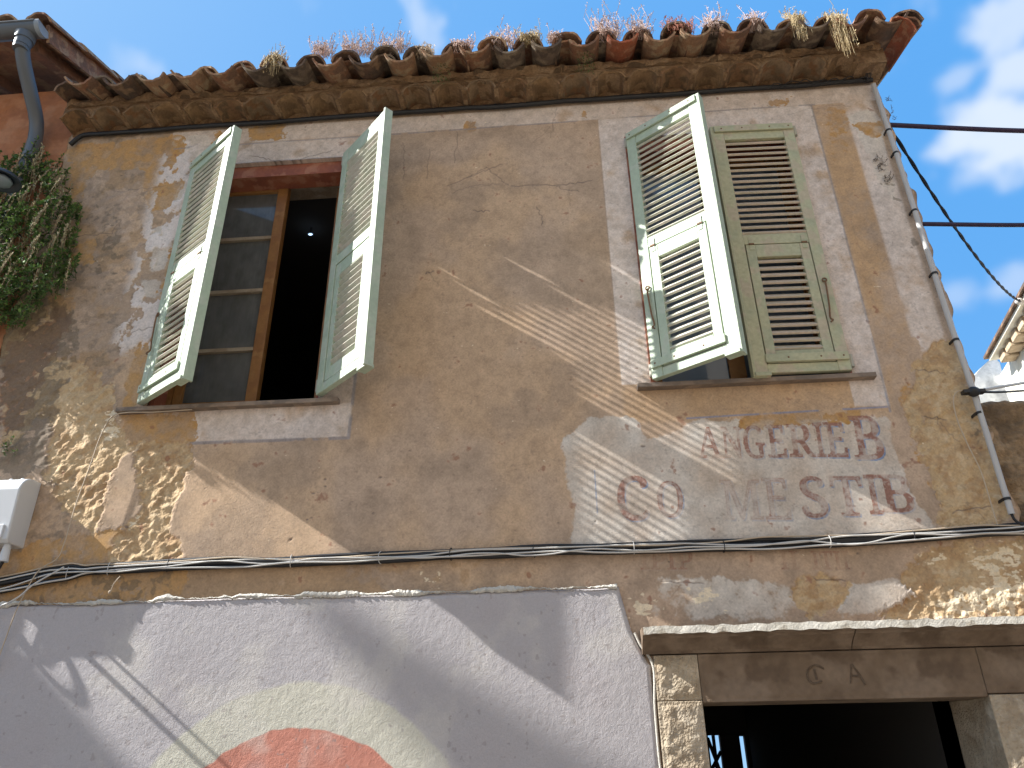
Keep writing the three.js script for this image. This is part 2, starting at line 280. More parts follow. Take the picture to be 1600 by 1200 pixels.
function height(x, y) {
  layers(x, y);
  const low = (fbm(x * 1.7, y * 1.7 + 4, 3) - 0.5) * 0.010 + (fbm(x * 6 + 9, y * 6, 3) - 0.5) * 0.0025;
  const big = fbm(x * 13 + 7, y * 13 + 3, 3), mid = fbm(x * 42, y * 42 + 6, 3);
  const crumb = fbm(x * 36 + 3, y * 36 + 1, 3), rough = -0.004 + (big - 0.5) * 0.014 + (crumb - 0.5) * 0.016 + (mid - 0.5) * 0.010;
  const left = sst(-2.26, -2.45, x) * (1 - S.sand);
  let h = low + lerp(0.004 - 0.003 * S.och + 0.0012 * Math.max(S.band, S.wash), rough, S.sand) + left * ((big - 0.5) * 0.014 + (crumb - 0.5) * 0.009);
  h += S.flake * 0.007 * (0.6 + 0.8 * S.n1); h -= 0.004 * sampleField(fPit, x, y) + 0.0012 * sampleField(fCrack, x, y);
  return Math.max(-0.022, h);
}
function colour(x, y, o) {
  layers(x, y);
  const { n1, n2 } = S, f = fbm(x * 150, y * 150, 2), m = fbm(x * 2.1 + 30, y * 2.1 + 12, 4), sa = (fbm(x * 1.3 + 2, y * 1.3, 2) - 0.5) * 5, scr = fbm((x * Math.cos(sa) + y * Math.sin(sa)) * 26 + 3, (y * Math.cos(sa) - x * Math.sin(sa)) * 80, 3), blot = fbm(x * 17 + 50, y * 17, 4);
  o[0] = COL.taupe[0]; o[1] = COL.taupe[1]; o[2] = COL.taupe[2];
  mix3(o, COL.warm, sst(0.4, 0.62, m)); mix3(o, COL.grey, 0.55 * sst(0.52, 0.7, fbm(x * 4 + 8, y * 4 + 80, 4)));
  if (x < -2.2) { const lw = sst(-2.24, -2.4, x + (n1 - 0.5) * 0.3); mix3(o, COL.grey, 0.8 * lw * sst(0.42, 0.56, blot)); mix3(o, COL.sandDark, 0.6 * lw * sst(0.52, 0.64, fbm(x * 7 + 3, y * 7 + 40, 5))); mix3(o, COL.dirt, 0.4 * lw * sst(0.58, 0.72, fbm(x * 20 + 9, y * 26 + 4, 4))); }
  mix3(o, COL.warm, 0.8 * inR(x, y, 0.32, 1.6, 3.2, 3.38, 0.02)); mix3(o, COL.ochre, 0.3 * inR(x, y, 0.32, 1.6, 3.2, 3.38, 0.02) * n1 * 1.5);
  mix3(o, COL.ochre, 0.5 * inR(x, y, 1.61, 1.8, 3.3, 5.2, 0.02) * sst(0.35, 0.65, m + (n2 - 0.5) * 0.3));
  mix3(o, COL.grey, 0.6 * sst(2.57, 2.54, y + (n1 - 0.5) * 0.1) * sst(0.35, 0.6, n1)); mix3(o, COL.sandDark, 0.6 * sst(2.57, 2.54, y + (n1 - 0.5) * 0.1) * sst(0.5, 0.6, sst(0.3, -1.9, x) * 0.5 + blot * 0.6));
  mix3(o, COL.band, S.band * (0.72 + 0.4 * (n2 - 0.5))); mix3(o, COL.wash, S.wash * (0.72 + 0.9 * (n1 - 0.5)));
  mix3(o, COL.band, S.flake * 0.85);
  mix3(o, COL.ochre, (1 - S.flake) * S.och * (0.45 + 0.55 * sst(0.35, 0.6, blot) + 0.5 * (n2 - 0.5)));
  if (S.sand > 0.01) { const s = [...COL.sand]; mix3(s, COL.sandDark, 0.8 * sst(0.42, 0.68, blot)); mix3(s, COL.lime, 0.18 * sst(0.58, 0.7, fbm(x * 28, y * 28 + 11, 3))); mix3(o, s, S.sand); }
  mix3(o, COL.red, 0.7 * sst(0.42, 0.6, sampleField(mRed, x, y) + (blot - 0.5) * 1.3 + (n2 - 0.5) * 0.8));
  const md = sampleField(mDirt, x, y), dg = 0.4 + 0.6 * Math.min(1, md * 4); mix3(o, COL.dirt, 0.66 * sst(0.45, 0.66, md * 0.9 + ((blot - 0.5) * 1.5 + (n2 - 0.5) * 1.0) * dg));
  mix3(o, COL.lime, S.lime * 0.85);
  const wear = sst(0.34, 0.54, fbm(x * 26 + 5, y * 26 + 9, 4)) * (0.45 + 0.55 * sst(0.35, 0.5, fbm(x * 90, y * 90 + 3, 2)));
  const lr = signAt(x, y, 0), lb = signAt(x, y, 2);
  if (lb > 0.02) mix3(o, COL.blue, lb * 0.9 * (0.3 + 0.7 * wear) * (lr > 0.1 ? 0.25 : 1));
  if (lr > 0.02) mix3(o, COL.letter, Math.min(1, lr * 1.25) * 0.92 * (0.3 + 0.7 * wear));
  mix3(o, x > 0.6 && x < 1.59 && y < 3.3 && y > 3.1 ? COL.blue : COL.line, sampleField(fLine, x, y) * 0.75 * sst(0.3, 0.42, n1) * (1 - S.sand));
  mix3(o, COL.crack, 0.8 * sampleField(fCrack, x, y)); mix3(o, COL.crack, 0.75 * sampleField(fPit, x, y));
  mix3(o, COL.crack, 0.2 * sst(0.7, 0.82, scr) * (1 - S.sand) * sst(0.4, 0.6, m)); mix3(o, COL.crack, 0.25 * sst(0.7, 0.82, fbm(x * 60, y * 60, 3)));
  const k = 1 + (f - 0.5) * 0.34 + (blot - 0.5) * 0.30 + (n2 - 0.5) * 0.20 + (n1 - 0.5) * 0.10; o[0] *= k; o[1] *= k; o[2] *= k;
}
const TW = 2048, TH = Math.round(2048 * (FY1 - FY0) / (FX1 - FX0));
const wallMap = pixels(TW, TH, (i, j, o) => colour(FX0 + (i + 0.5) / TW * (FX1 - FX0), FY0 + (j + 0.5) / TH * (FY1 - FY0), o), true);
const wallBump = pixels(TW, TH, (i, j, o) => {
  const x = FX0 + (i + 0.5) / TW * (FX1 - FX0), y = FY0 + (j + 0.5) / TH * (FY1 - FY0);
  const a = fbm(x * 120 + 2, y * 120, 3), sd = sampleField(mSand, x, y);
  o[0] = o[1] = o[2] = 0.5 + (a - 0.5) * (0.08 + 0.85 * sst(0.2, 0.7, sd)) + (hash(i * 3 + 1, j * 5 + 2) - 0.5) * 0.10 + (noise(x * 330, y * 330) - 0.5) * 0.10 - 0.25 * sampleField(fCrack, x, y) - 0.25 * sampleField(fPit, x, y);
});
for (const t of [wallMap, wallBump]) t.wrapS = t.wrapT = THREE.ClampToEdgeWrapping;
const M = {};
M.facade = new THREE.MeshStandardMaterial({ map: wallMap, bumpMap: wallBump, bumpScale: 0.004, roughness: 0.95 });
console.log('surface maps done');

// ------------------------------------------------------------------ materials of the other surfaces
M.core = mottled([[0.34, 0.26, 0.19], [0.40, 0.32, 0.25], [0.28, 0.21, 0.15]], 0.6, 0.95, 0.004);
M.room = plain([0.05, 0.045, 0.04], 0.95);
M.redwood = mottled([[0.30, 0.095, 0.05], [0.24, 0.075, 0.045], [0.36, 0.15, 0.09]], 0.4, 0.75, 0.001, { n: 256 });
M.sash = mottled([[0.27, 0.125, 0.035], [0.22, 0.095, 0.028], [0.30, 0.15, 0.05]], 0.5, 0.6, 0.0008, { n: 256, stretch: 1 });
M.paleWood = mottled([[0.33, 0.27, 0.2], [0.26, 0.2, 0.14]], 0.3, 0.7, 0.0006, { n: 256 });
M.slate = mottled([[0.22, 0.165, 0.125], [0.17, 0.13, 0.10], [0.28, 0.21, 0.155]], 0.4, 0.8, 0.002, { n: 256 });
M.green = mottled([[0.43, 0.51, 0.38], [0.40, 0.475, 0.355], [0.47, 0.52, 0.41]], 0.5, 0.55, 0.0006, { n: 512, fine: 0.10 });
M.greenWorn = mottled([[0.46, 0.45, 0.29], [0.41, 0.42, 0.28], [0.48, 0.42, 0.30]], 0.5, 0.7, 0.0008, { n: 512, fine: 0.16, seed: 2 });
M.slat = mottled([[0.52, 0.52, 0.42], [0.56, 0.51, 0.43], [0.46, 0.46, 0.36]], 0.5, 0.65, 0.0006, { n: 512, fine: 0.14, seed: 4 });
M.slatWorn = mottled([[0.54, 0.455, 0.36], [0.49, 0.43, 0.32], [0.57, 0.465, 0.37]], 0.5, 0.75, 0.0008, { n: 512, fine: 0.16, seed: 5 });
M.paleIron = plain([0.42, 0.40, 0.32], 0.7);
M.rust = mottled([[0.16, 0.09, 0.05], [0.22, 0.11, 0.05]], 0.1, 0.8, 0, { n: 128 });
M.black = plain([0.012, 0.012, 0.014], 0.5);
M.whiteCable = plain([0.55, 0.53, 0.5], 0.5);
M.beigeCable = plain([0.50, 0.40, 0.29], 0.6);
M.conduit = plain([0.48, 0.47, 0.46], 0.5);
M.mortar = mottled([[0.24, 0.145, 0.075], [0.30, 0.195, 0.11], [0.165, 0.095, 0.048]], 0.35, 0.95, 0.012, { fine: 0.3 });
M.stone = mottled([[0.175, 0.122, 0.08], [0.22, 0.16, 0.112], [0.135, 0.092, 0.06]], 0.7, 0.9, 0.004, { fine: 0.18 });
M.stoneRough = mottled([[0.43, 0.355, 0.26], [0.36, 0.285, 0.20], [0.48, 0.40, 0.30]], 0.45, 0.95, 0.012, { fine: 0.22 });
M.sunlitEdge = mottled([[0.62, 0.58, 0.50], [0.70, 0.66, 0.58], [0.48, 0.43, 0.35]], 0.25, 0.95, 0.002, { n: 256, fine: 0.2 });
M.trimWhite = mottled([[0.72, 0.68, 0.60], [0.66, 0.62, 0.55]], 0.3, 0.9, 0.004, { n: 256 });
M.tile = [
  [[0.28, 0.135, 0.075], [0.18, 0.10, 0.065], [0.35, 0.22, 0.13]], [[0.15, 0.085, 0.055], [0.10, 0.068, 0.05], [0.24, 0.15, 0.09]],
  [[0.36, 0.20, 0.11], [0.28, 0.165, 0.10], [0.40, 0.28, 0.17]], [[0.15, 0.105, 0.075], [0.25, 0.19, 0.13], [0.10, 0.07, 0.052]], [[0.36, 0.10, 0.045], [0.30, 0.10, 0.05], [0.40, 0.18, 0.10]],
].map((c, i) => mottled(c, 0.32, 0.9, 0.005, { n: 256, fine: 0.28, seed: i }));
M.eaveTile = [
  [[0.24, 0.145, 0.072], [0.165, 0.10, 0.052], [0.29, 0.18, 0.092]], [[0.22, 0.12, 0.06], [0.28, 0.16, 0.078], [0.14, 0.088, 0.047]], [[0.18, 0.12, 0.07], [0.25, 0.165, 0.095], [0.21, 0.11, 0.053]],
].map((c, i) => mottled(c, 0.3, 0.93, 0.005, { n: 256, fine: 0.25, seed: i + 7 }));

// ------------------------------------------------------------------ the old house
const house = thing('old_house', 'weathered ochre village house with green louvred shutters and faded shop lettering', 'house');

// the facade: a real relief of plaster, crumbled render, cracks and pits, with its openings cut out
{
  const lines = (a, b, step, fix) => { const n = Math.round((b - a) / step), L = []; for (let i = 0; i <= n; i++) L.push(a + (b - a) * i / n); for (const f of fix) { let k = 0; L.forEach((v, i) => { if (Math.abs(v - f) < Math.abs(L[k] - f)) k = i; }); L[k] = f; } return L; };
  const xs = lines(FX0, FX1, 0.0085, [WIN_L[0], WIN_L[1], WIN_R[0], WIN_R[1], DOOR[0], DOOR[1]]);
  const ys = [...lines(0, 1.3, 0.13, []).slice(0, -1), ...lines(FY0, FY1, 0.0085, [WIN_L[2], WIN_L[3], DOOR[3]])];
  const nx = xs.length, ny = ys.length, P = [], UV = [], I = [];
  const open = (x, y) => [WIN_L, WIN_R, DOOR].some(([a, b, c, d]) => x > a && x < b && y > c && y < d);
  for (const y of ys) for (const x of xs) {
    let z = y < FY0 ? 0 : height(x, y);
    if (x > FX1 - 0.05) z -= 0.03 * sst(FX1 - 0.03, FX1, x) * (0.5 + noise(y * 11, 3));
    const jx = x <= FX0 || x >= FX1 ? (noise(y * 13, 8) - 0.5) * 0.03 : 0;
    P.push(x + jx, y, z); UV.push((x - FX0) / (FX1 - FX0), (y - FY0) / (FY1 - FY0));
  }
  const drop = (i) => { const k = P.length / 3; P.push(P[i * 3], P[i * 3 + 1], -0.05); UV.push(UV[i * 2], UV[i * 2 + 1]); return k; };
  for (let j = 0; j < ny - 1; j++) for (let i = 0; i < nx - 1; i++) {
    const cx = (xs[i] + xs[i + 1]) / 2, cy = (ys[j] + ys[j + 1]) / 2; if (open(cx, cy)) continue;
    const a = j * nx + i, b = a + 1, c = a + nx, d = c + 1; I.push(a, b, d, a, d, c);
    const edge = (p, q) => { const e = drop(p), f = drop(q); I.push(p, e, f, p, f, q); };
    if (i === nx - 2 || open(xs[i + 1] + 0.004, cy)) edge(d, b); if (i === 0 || open(xs[i] - 0.004, cy)) edge(a, c);
    if (open(cx, ys[j + 1] + 0.004)) edge(c, d); if (open(cx, ys[j] - 0.004)) edge(b, a);
  }
  const g = new THREE.BufferGeometry(); g.setAttribute('position', new THREE.Float32BufferAttribute(P, 3)); g.setAttribute('uv', new THREE.Float32BufferAttribute(UV, 2)); g.setIndex(I); g.computeVertexNormals();
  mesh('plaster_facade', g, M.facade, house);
}
// masonry behind the plaster, and the rooms
const core = [];
const cz = [-0.36, -0.032];
core.push(span(FX0, WIN_L[0], 2.7, 5.43, ...cz), span(WIN_L[1], WIN_R[0], 2.7, 5.43, ...cz), span(WIN_R[1], FX1 - 0.02, 2.7, 5.43, ...cz));
for (const w of [WIN_L, WIN_R]) core.push(span(w[0], w[1], 2.7, w[2], ...cz), span(w[0], w[1], w[3], 5.43, ...cz));
core.push(span(FX0, DOOR[0] - 0.008, 0, 2.7, ...cz), span(DOOR[1] + 0.008, FX1 - 0.02, 0, 2.7, ...cz), span(DOOR[0] - 0.008, DOOR[1] + 0.008, DOOR[3] + 0.01, 2.7, ...cz));
mesh('masonry', merged(core), M.core, house);
const sideGeo = span(FX1 - 0.36, FX1 - 0.02, 0, 5.4, -5, -0.362);
mesh('side_wall', sideGeo, M.core, house);
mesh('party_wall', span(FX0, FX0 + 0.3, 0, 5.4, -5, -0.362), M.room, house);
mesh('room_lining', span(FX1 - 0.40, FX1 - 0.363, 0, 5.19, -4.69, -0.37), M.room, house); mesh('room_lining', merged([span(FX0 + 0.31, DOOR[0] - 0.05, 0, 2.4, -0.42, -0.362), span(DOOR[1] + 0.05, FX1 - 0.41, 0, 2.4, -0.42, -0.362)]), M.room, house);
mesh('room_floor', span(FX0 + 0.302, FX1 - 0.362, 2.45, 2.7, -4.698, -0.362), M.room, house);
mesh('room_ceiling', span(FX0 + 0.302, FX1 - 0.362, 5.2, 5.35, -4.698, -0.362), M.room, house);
// back wall with the small openings seen through the door
const BZ = -4.8;
{
  const p = (x, y) => at(x, y, BZ + 0.08), holes = [];
  const H = (x0, y0, x1, y1) => { const a = p(x0, y0), b = p(x1, y1); holes.push([a.x, b.x, b.y, a.y]); };
  H(1106, 1149, 1137, 1250); H(1155, 1150, 1177, 1250); H(1226, 1180, 1246, 1250);
  const top = Math.max(...holes.map((h) => h[3])), parts = [span(FX0 + 0.302, FX1 - 0.362, top + 0.002, 5.4, BZ, BZ + 0.08)];
  let x = FX0 + 0.302;
  for (const h of holes) { parts.push(span(x, h[0], 0, top, BZ, BZ + 0.08)); if (h[3] < top) parts.push(span(h[0], h[1], h[3], top, BZ, BZ + 0.08)); parts.push(span(h[0], h[1], 0, 1.2, BZ, BZ + 0.08)); x = h[1]; }
  parts.push(span(x, FX1 - 0.362, 0, top, BZ, BZ + 0.08));
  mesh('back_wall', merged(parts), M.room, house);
  const h = holes[0], gr = group('window_grille', house), hw = h[1] - h[0];
  const bar = (x0, y0, x1, y1) => mesh('grille_bar', tube([V3(x0, y0, BZ + 0.04), V3(x1, y1, BZ + 0.04)], 0.018, 4, 6), M.black, gr);
  bar(h[0], h[3] - 0.02, h[1], h[3] - 0.42); bar(h[1], h[3] - 0.14, h[0], h[3] - 0.30); bar(h[0] + hw * 0.5, h[3], h[0] + hw * 0.5, 1.2); bar(h[0], h[3] - 0.5, h[1], h[3] - 0.8);
}

// window sills
for (const [w, x0, x1] of [['left', -2.31, -1.13], ['right', 0.39, 1.555]]) {
  const s = mesh('window_sill', span(x0, x1, 3.372, 3.398, -0.2, 0.045, 0.004), M.slate, house);
  s.userData.label = w === 'left' ? 'thin dark stone sill under the wide open window' : 'thin dark stone sill under the half shut window';
}

// windows
function glassPane(w, h, seed) {
  const n = 128; const map = pixels(n, n, (i, j, o) => { const a = fbm(i / 14 + seed * 9, j / 22, 4), b = fbm(i / 3, j / 40 + seed, 2); const k = 0.16 + 0.14 * a + 0.05 * b; o[0] = k; o[1] = k * 1.02; o[2] = k * 1.05; }, true);
  return new THREE.MeshPhysicalMaterial({ map, roughness: 0.06, transmission: 0.6, thickness: 0, ior: 1.5, specularIntensity: 1 });
}
const paneMats = [0, 1, 2, 3].map((k) => glassPane(0, 0, k + 1));
{
  const w = group('window', house); w.userData.label = 'brown wooden casement with four dusty panes beside a dark opening';
  mesh('lintel_beam', span(WIN_L[0] + 0.002, WIN_L[1] - 0.002, 4.985, WIN_L[3] - 0.002, -0.15, -0.028), M.redwood, w);
  mesh('casing', span(WIN_L[0] + 0.002, WIN_L[0] + 0.03, WIN_L[2] + 0.002, 4.983, -0.15, -0.04), M.redwood, w); mesh('casing', span(WIN_L[1] - 0.03, WIN_L[1] - 0.002, WIN_L[2] + 0.002, 4.983, -0.15, -0.04), M.redwood, w);
  const z0 = -0.19, z1 = -0.15;
  mesh('frame', merged([span(WIN_L[0] + 0.002, WIN_L[0] + 0.06, 3.402, 5.07, z0, z1), span(WIN_L[1] - 0.06, WIN_L[1] - 0.002, 3.402, 5.07, z0, z1), span(WIN_L[0] + 0.062, WIN_L[1] - 0.062, 5.02, 5.07, z0, z1)]), M.sash, w);
  const sx0 = WIN_L[0] + 0.064, sx1 = -1.648;
  mesh('stile', span(sx1 - 0.064, sx1, 3.42, 5.015, z0 - 0.003, z1 + 0.006, 0.004), M.sash, w); mesh('stile', span(sx0, sx0 + 0.05, 3.42, 5.015, z0, z1), M.sash, w);
  mesh('rail', span(sx0 + 0.05, sx1 - 0.064, 4.968, 5.015, z0, z1), M.sash, w); mesh('rail', span(sx0 + 0.05, sx1 - 0.064, 3.42, 3.5, z0, z1), M.sash, w);
  const rows = [3.5, 3.826, 4.224, 4.61, 4.968];
  for (let k = 1; k < 4; k++) mesh('glazing_bar', span(sx0 + 0.05, sx1 - 0.064, rows[k] - 0.011, rows[k] + 0.011, z0 + 0.006, z1 + 0.002), M.paleWood, w);
  for (let k = 0; k < 4; k++) {
    const y0 = rows[k] + (k ? 0.011 : 0), y1 = rows[k + 1] - (k < 3 ? 0.011 : 0), g = new THREE.PlaneGeometry(sx1 - sx0 - 0.114, y1 - y0);
    g.rotateX((k - 1.5) * 0.006); g.rotateY((k % 2 ? 1 : -1) * 0.01); g.translate((sx0 + 0.05 + sx1 - 0.064) / 2, (y0 + y1) / 2, (z0 + z1) / 2); mesh('pane', g, paneMats[k], w);
  }
  // the other leaf stands open into the dark room
  const leaf = merged([span(-1.345, -1.31, 3.42, 5.01, -0.60, -0.54), span(-1.345, -1.31, 3.42, 5.01, -0.25, -0.195), span(-1.343, -1.312, 3.42, 3.5, -0.538, -0.252), span(-1.343, -1.312, 4.95, 5.01, -0.538, -0.252)]);
  mesh('open_leaf', leaf, M.sash, w);
}
{
  const w = group('window', house); w.userData.label = 'window behind half shut shutters showing a blue grey pane';
  const [x0, x1] = WIN_R, z0 = -0.19, z1 = -0.15;
  mesh('lintel_beam', span(x0 + 0.002, x1 - 0.002, 4.985, 5.073, -0.15, -0.028), M.redwood, w);
  mesh('casing', span(x0 - 0.012, x0 + 0.02, 3.402, 5.08, -0.15, 0.012), M.redwood, w); mesh('casing', span(x1 - 0.02, x1 + 0.010, 3.402, 5.08, -0.15, 0.010), M.redwood, w);
  mesh('frame', merged([span(x0 + 0.022, x0 + 0.07, 3.402, 4.98, z0, z1), span(x1 - 0.07, x1 - 0.022, 3.402, 4.98, z0, z1), span(x0 + 0.072, x1 - 0.072, 4.93, 4.98, z0, z1)]), M.sash, w);
  mesh('stile', span(0.9, 0.985, 3.402, 4.928, z0, z1 + 0.004), M.sash, w);
  const m = new THREE.MeshPhysicalMaterial({ color: new THREE.Color(0.20, 0.26, 0.36), roughness: 0.08, transmission: 0.15, thickness: 0 });
  for (const [a, b] of [[x0 + 0.07, 0.9], [0.985, x1 - 0.07]]) { const g = new THREE.PlaneGeometry(b - a, 1.52); g.translate((a + b) / 2, 4.17, -0.17); mesh('pane', g, m, w); }
}

// louvred shutters: hinge at the origin, leaf towards +x (or -x), outer face +z
const LEAF_W = 0.472, LEAF_H = 1.655;
function shutter(side, x, y, z, turn, label, frameMat, slatMat, seed) {
  const g = group('shutter', house); g.position.set(x, y, z); g.rotation.y = turn; g.userData.label = label;
  const r = mulberry(seed), T = 0.036;
  const bx = (a, b, c, d, e, f, rr_ = 0.003) => span(side > 0 ? a : -b, side > 0 ? b : -a, c, d, e, f, rr_);
  const W = LEAF_W, put = (n, q, m = frameMat) => mesh(n, q, m, g);
  put('stile', bx(0, 0.062, 0, LEAF_H, 0, T)); put('stile', bx(W - 0.064, W, 0.0, LEAF_H, 0, T));
  put('rail', bx(0.062, W - 0.064, 1.545, LEAF_H, 0.002, T - 0.002)); put('rail', bx(0.062, W - 0.064, 0.785, 0.85, 0.002, T - 0.002)); put('rail', bx(0.062, W - 0.064, 0.0, 0.05, 0.002, T - 0.002));
  // drip strips screwed across the top and the foot
  put('strip', bx(0.004, W - 0.01, 1.60, 1.645, T, T + 0.012)); put('strip', bx(0.004, W - 0.06, 0.055, 0.10, T, T + 0.012));
  put('foot_block', bx(W - 0.075, W + 0.004, -0.022, 0.0, 0.0, T + 0.014)); put('cover_strip', bx(W - 0.004, W + 0.012, -0.02, LEAF_H - 0.006, -0.012, T + 0.004));
  // the small hinged flap with its own frame
  const f0 = 0.067, f1 = W - 0.069;
  put('flap_stile', bx(f0, f0 + 0.05, 0.054, 0.78, 0.004, T)); put('flap_stile', bx(f1 - 0.05, f1, 0.054, 0.78, 0.004, T));
  put('flap_rail', bx(f0 + 0.05, f1 - 0.05, 0.70, 0.78, 0.005, T - 0.001)); put('flap_rail', bx(f0 + 0.05, f1 - 0.05, 0.054, 0.125, 0.005, T - 0.001));
  const slat = (a, b, yy) => {
    const q = new RoundedBoxGeometry(b - a, 0.0142, 0.040, 1, 0.003); q.rotateX(rad(44.5 + (r() - 0.5) * 3)); q.rotateZ((r() - 0.5) * 0.006);
    q.translate((side > 0 ? 1 : -1) * (a + b) / 2, yy + (r() - 0.5) * 0.002, T / 2); put('slat', boxUV(q, 1, r() * 3, r() * 3), slatMat);
  };
  const n1 = 17, n2 = 13;
  for (let k = 0; k < n1; k++) slat(0.06, W - 0.062, 0.85 + (k + 0.5) * 0.695 / n1);
  for (let k = 0; k < n2; k++) slat(f0 + 0.048, f1 - 0.048, 0.125 + (k + 0.5) * 0.575 / n2);
  // hinges of the flap, screws, stay hook
  for (const hx of [0.09, W - 0.1]) { put('flap_hinge', merged([bx(hx - 0.012, hx + 0.012, 0.745, 0.777, T, T + 0.003, 0), bx(hx - 0.012, hx + 0.012, 0.789, 0.83, T, T + 0.003, 0)])); put('hinge_knuckle', bx(hx - 0.014, hx + 0.014, 0.778, 0.787, T, T + 0.007, 0), M.rust); }
  const ss = []; for (const sx of [0.03, 0.14, 0.3, 0.42]) for (const sy of [0.077, 1.622]) if (!(sx > 0.4 && sy < 1)) ss.push(ball(0.005, V3(side * sx, sy, T + 0.012), 1, 1, 0.5)); put('screws', merged(ss), M.rust);
  const hk = [[0.034, 0.52], [0.036, 0.47], [0.044, 0.36], [0.052, 0.29], [0.046, 0.275], [0.06, 0.262]].map(([a, b], i) => V3(side * a, b, T + 0.014 + (i > 3 ? 0.012 : 0)));
  put('stay_hook', merged([tube(hk, 0.0045), new THREE.TorusGeometry(0.011, 0.004, 6, 12).translate(side * 0.034, 0.53, T + 0.008)]), M.rust);
  // wall hinges
  for (const hy of [0.06, LEAF_H - 0.05]) { const c = new THREE.CylinderGeometry(0.012, 0.012, 0.07, 10); c.translate(-side * 0.012, hy, T / 2 - 0.004); put('hinge_pin', c, M.paleIron); }
  return g;
}
shutter(1, -2.185, 3.415, 0.012, rad(-36), 'pale green louvred shutter swung part open, left leaf of the wide open window', M.green, M.slat, 11);
shutter(-1, -1.252, 3.415, 0.04, rad(136), 'mint green louvred shutter folded outward beside the dark window opening', M.green, M.slat, 12);
shutter(1, 0.488, 3.412, 0.016, rad(-36), 'mint green louvred shutter pushed ajar above the faded lettering', M.green, M.slat, 13);
shutter(-1, 1.442, 3.412, 0.014, rad(1.5), 'olive green shut louvred shutter with bare worn slats', M.greenWorn, M.slatWorn, 14);

// ------------------------------------------------------------------ canal tiles
function canalTile(r0, r1, half, L, th, seed) {      // an arched tile, crown up, lip at z = 0, running back to z = -L
  const r = mulberry(seed), NA = 10, NL = 3, P = [], UV = [], I = [];
  const wob = Array.from({ length: NA + 1 }, () => (r() - 0.5) * 0.012), dent = (r() - 0.5) * 0.006;
  const pt = (i, j, k) => { const a = lerp(-half, half, i / NA), t = j / NL, R = lerp(r0, r1, t) + (k ? 0 : -th) + dent * Math.sin(a * 2 + seed), z = -L * t + (j === 0 ? wob[i] : 0); return [R * Math.sin(a), R * Math.cos(a) - lerp(r0, r1, t) * Math.cos(half), z]; };
  const sheet = (ni, nj, f, flip) => { const o = P.length / 3; for (let j = 0; j <= nj; j++) for (let i = 0; i <= ni; i++) { const [p, u] = f(i, j); P.push(...p); UV.push(...u); } for (let j = 0; j < nj; j++) for (let i = 0; i < ni; i++) { const a = o + j * (ni + 1) + i, b = a + 1, c = a + ni + 1, d = c + 1; flip ? I.push(a, b, d, a, d, c) : I.push(a, d, b, a, c, d); } };
  const s0 = r() * 3, s1 = r() * 3;
  sheet(NA, NL, (i, j) => [pt(i, j, 1), [s0 + i * 0.026, s1 + j * L / NL]], true);
  sheet(NA, NL, (i, j) => [pt(i, j, 0), [s0 + i * 0.026, s1 + 0.4 + j * L / NL]], false);
  sheet(NA, 1, (i, j) => [pt(i, 0, 1 - j), [s0 + i * 0.026, s1 + j * th]], false);
  sheet(NA, 1, (i, j) => [pt(i, NL, j), [s0 + i * 0.026, s1 + j * th]], false);
  sheet(NL, 1, (i, j) => [pt(0, i, j), [s0 + i * 0.1, s1 + j * th]], true); sheet(NL, 1, (i, j) => [pt(NA, i, 1 - j), [s0 + i * 0.1, s1 + j * th]], true);
  const g = new THREE.BufferGeometry(); g.setAttribute('position', new THREE.Float32BufferAttribute(P, 3)); g.setAttribute('uv', new THREE.Float32BufferAttribute(UV, 2)); g.setIndex(I); g.computeVertexNormals(); return g;
}
const coverG = [1, 2, 3, 4].map((k) => canalTile(0.098 - 0.004 * (k % 2), 0.082, 1.36, 0.44, 0.013, k * 31));
const panG = [5, 6, 7, 8].map((k) => { const g = canalTile(0.104, 0.086, 1.12, 0.44, 0.013, k * 17); g.rotateZ(Math.PI); return g; });
const eaveG = [1, 2, 3, 4].map((k) => { const g = canalTile(0.096, 0.090, 1.42, 0.155, 0.012, k * 47); g.scale(1, 0.88, 1); return g; });

// the corbelled row of tiles bedded in mortar under the eaves
const X_L = -3.08, X_R = 2.03;
{
  const ev = group('eaves_cornice', house), step = 0.1985, n = Math.floor((X_R - X_L) / step), y0 = 5.412;
  for (let k = 0; k < n; k++) {
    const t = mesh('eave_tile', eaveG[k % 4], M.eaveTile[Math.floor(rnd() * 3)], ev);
    t.position.set(X_L + 0.1 + k * step + rr(-0.008, 0.008), y0 + rr(-0.006, 0.006), 0.158 + rr(-0.008, 0.006)); t.rotation.set(rr(-0.03, 0.03), rr(-0.05, 0.05), rr(-0.05, 0.05));
  }
  // mortar: solid mass with an arched hollow under every tile
  const s = new THREE.Shape(); s.moveTo(X_L, y0 + 0.001); 
  for (let k = 0; k < n; k++) { const cx = X_L + 0.1 + k * step; for (let i = 0; i <= 10; i++) { const a = -1.42 + 2.84 * i / 10; s.lineTo(cx + 0.087 * Math.sin(a), y0 + 0.074 * (Math.cos(a) - Math.cos(1.42))); } }
  s.lineTo(X_R + 0.01, y0 + 0.001); s.lineTo(X_R + 0.01, y0 + 0.115); s.lineTo(X_L, y0 + 0.115); s.closePath();
  const g = new THREE.ExtrudeGeometry(s, { depth: 0.142, bevelEnabled: false, steps: 2 }); const p = g.attributes.position;
  for (let i = 0; i < p.count; i++) if (p.getZ(i) > 0.13) p.setZ(i, 0.142 + (fbm(p.getX(i) * 30, p.getY(i) * 40, 2) - 0.5) * 0.04);
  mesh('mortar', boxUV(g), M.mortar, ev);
  // shallow filling that closes each hollow towards the wall
  mesh('mortar', span(X_L, X_R, 5.40, 5.52, -0.03, 0.012), M.mortar, ev);
}
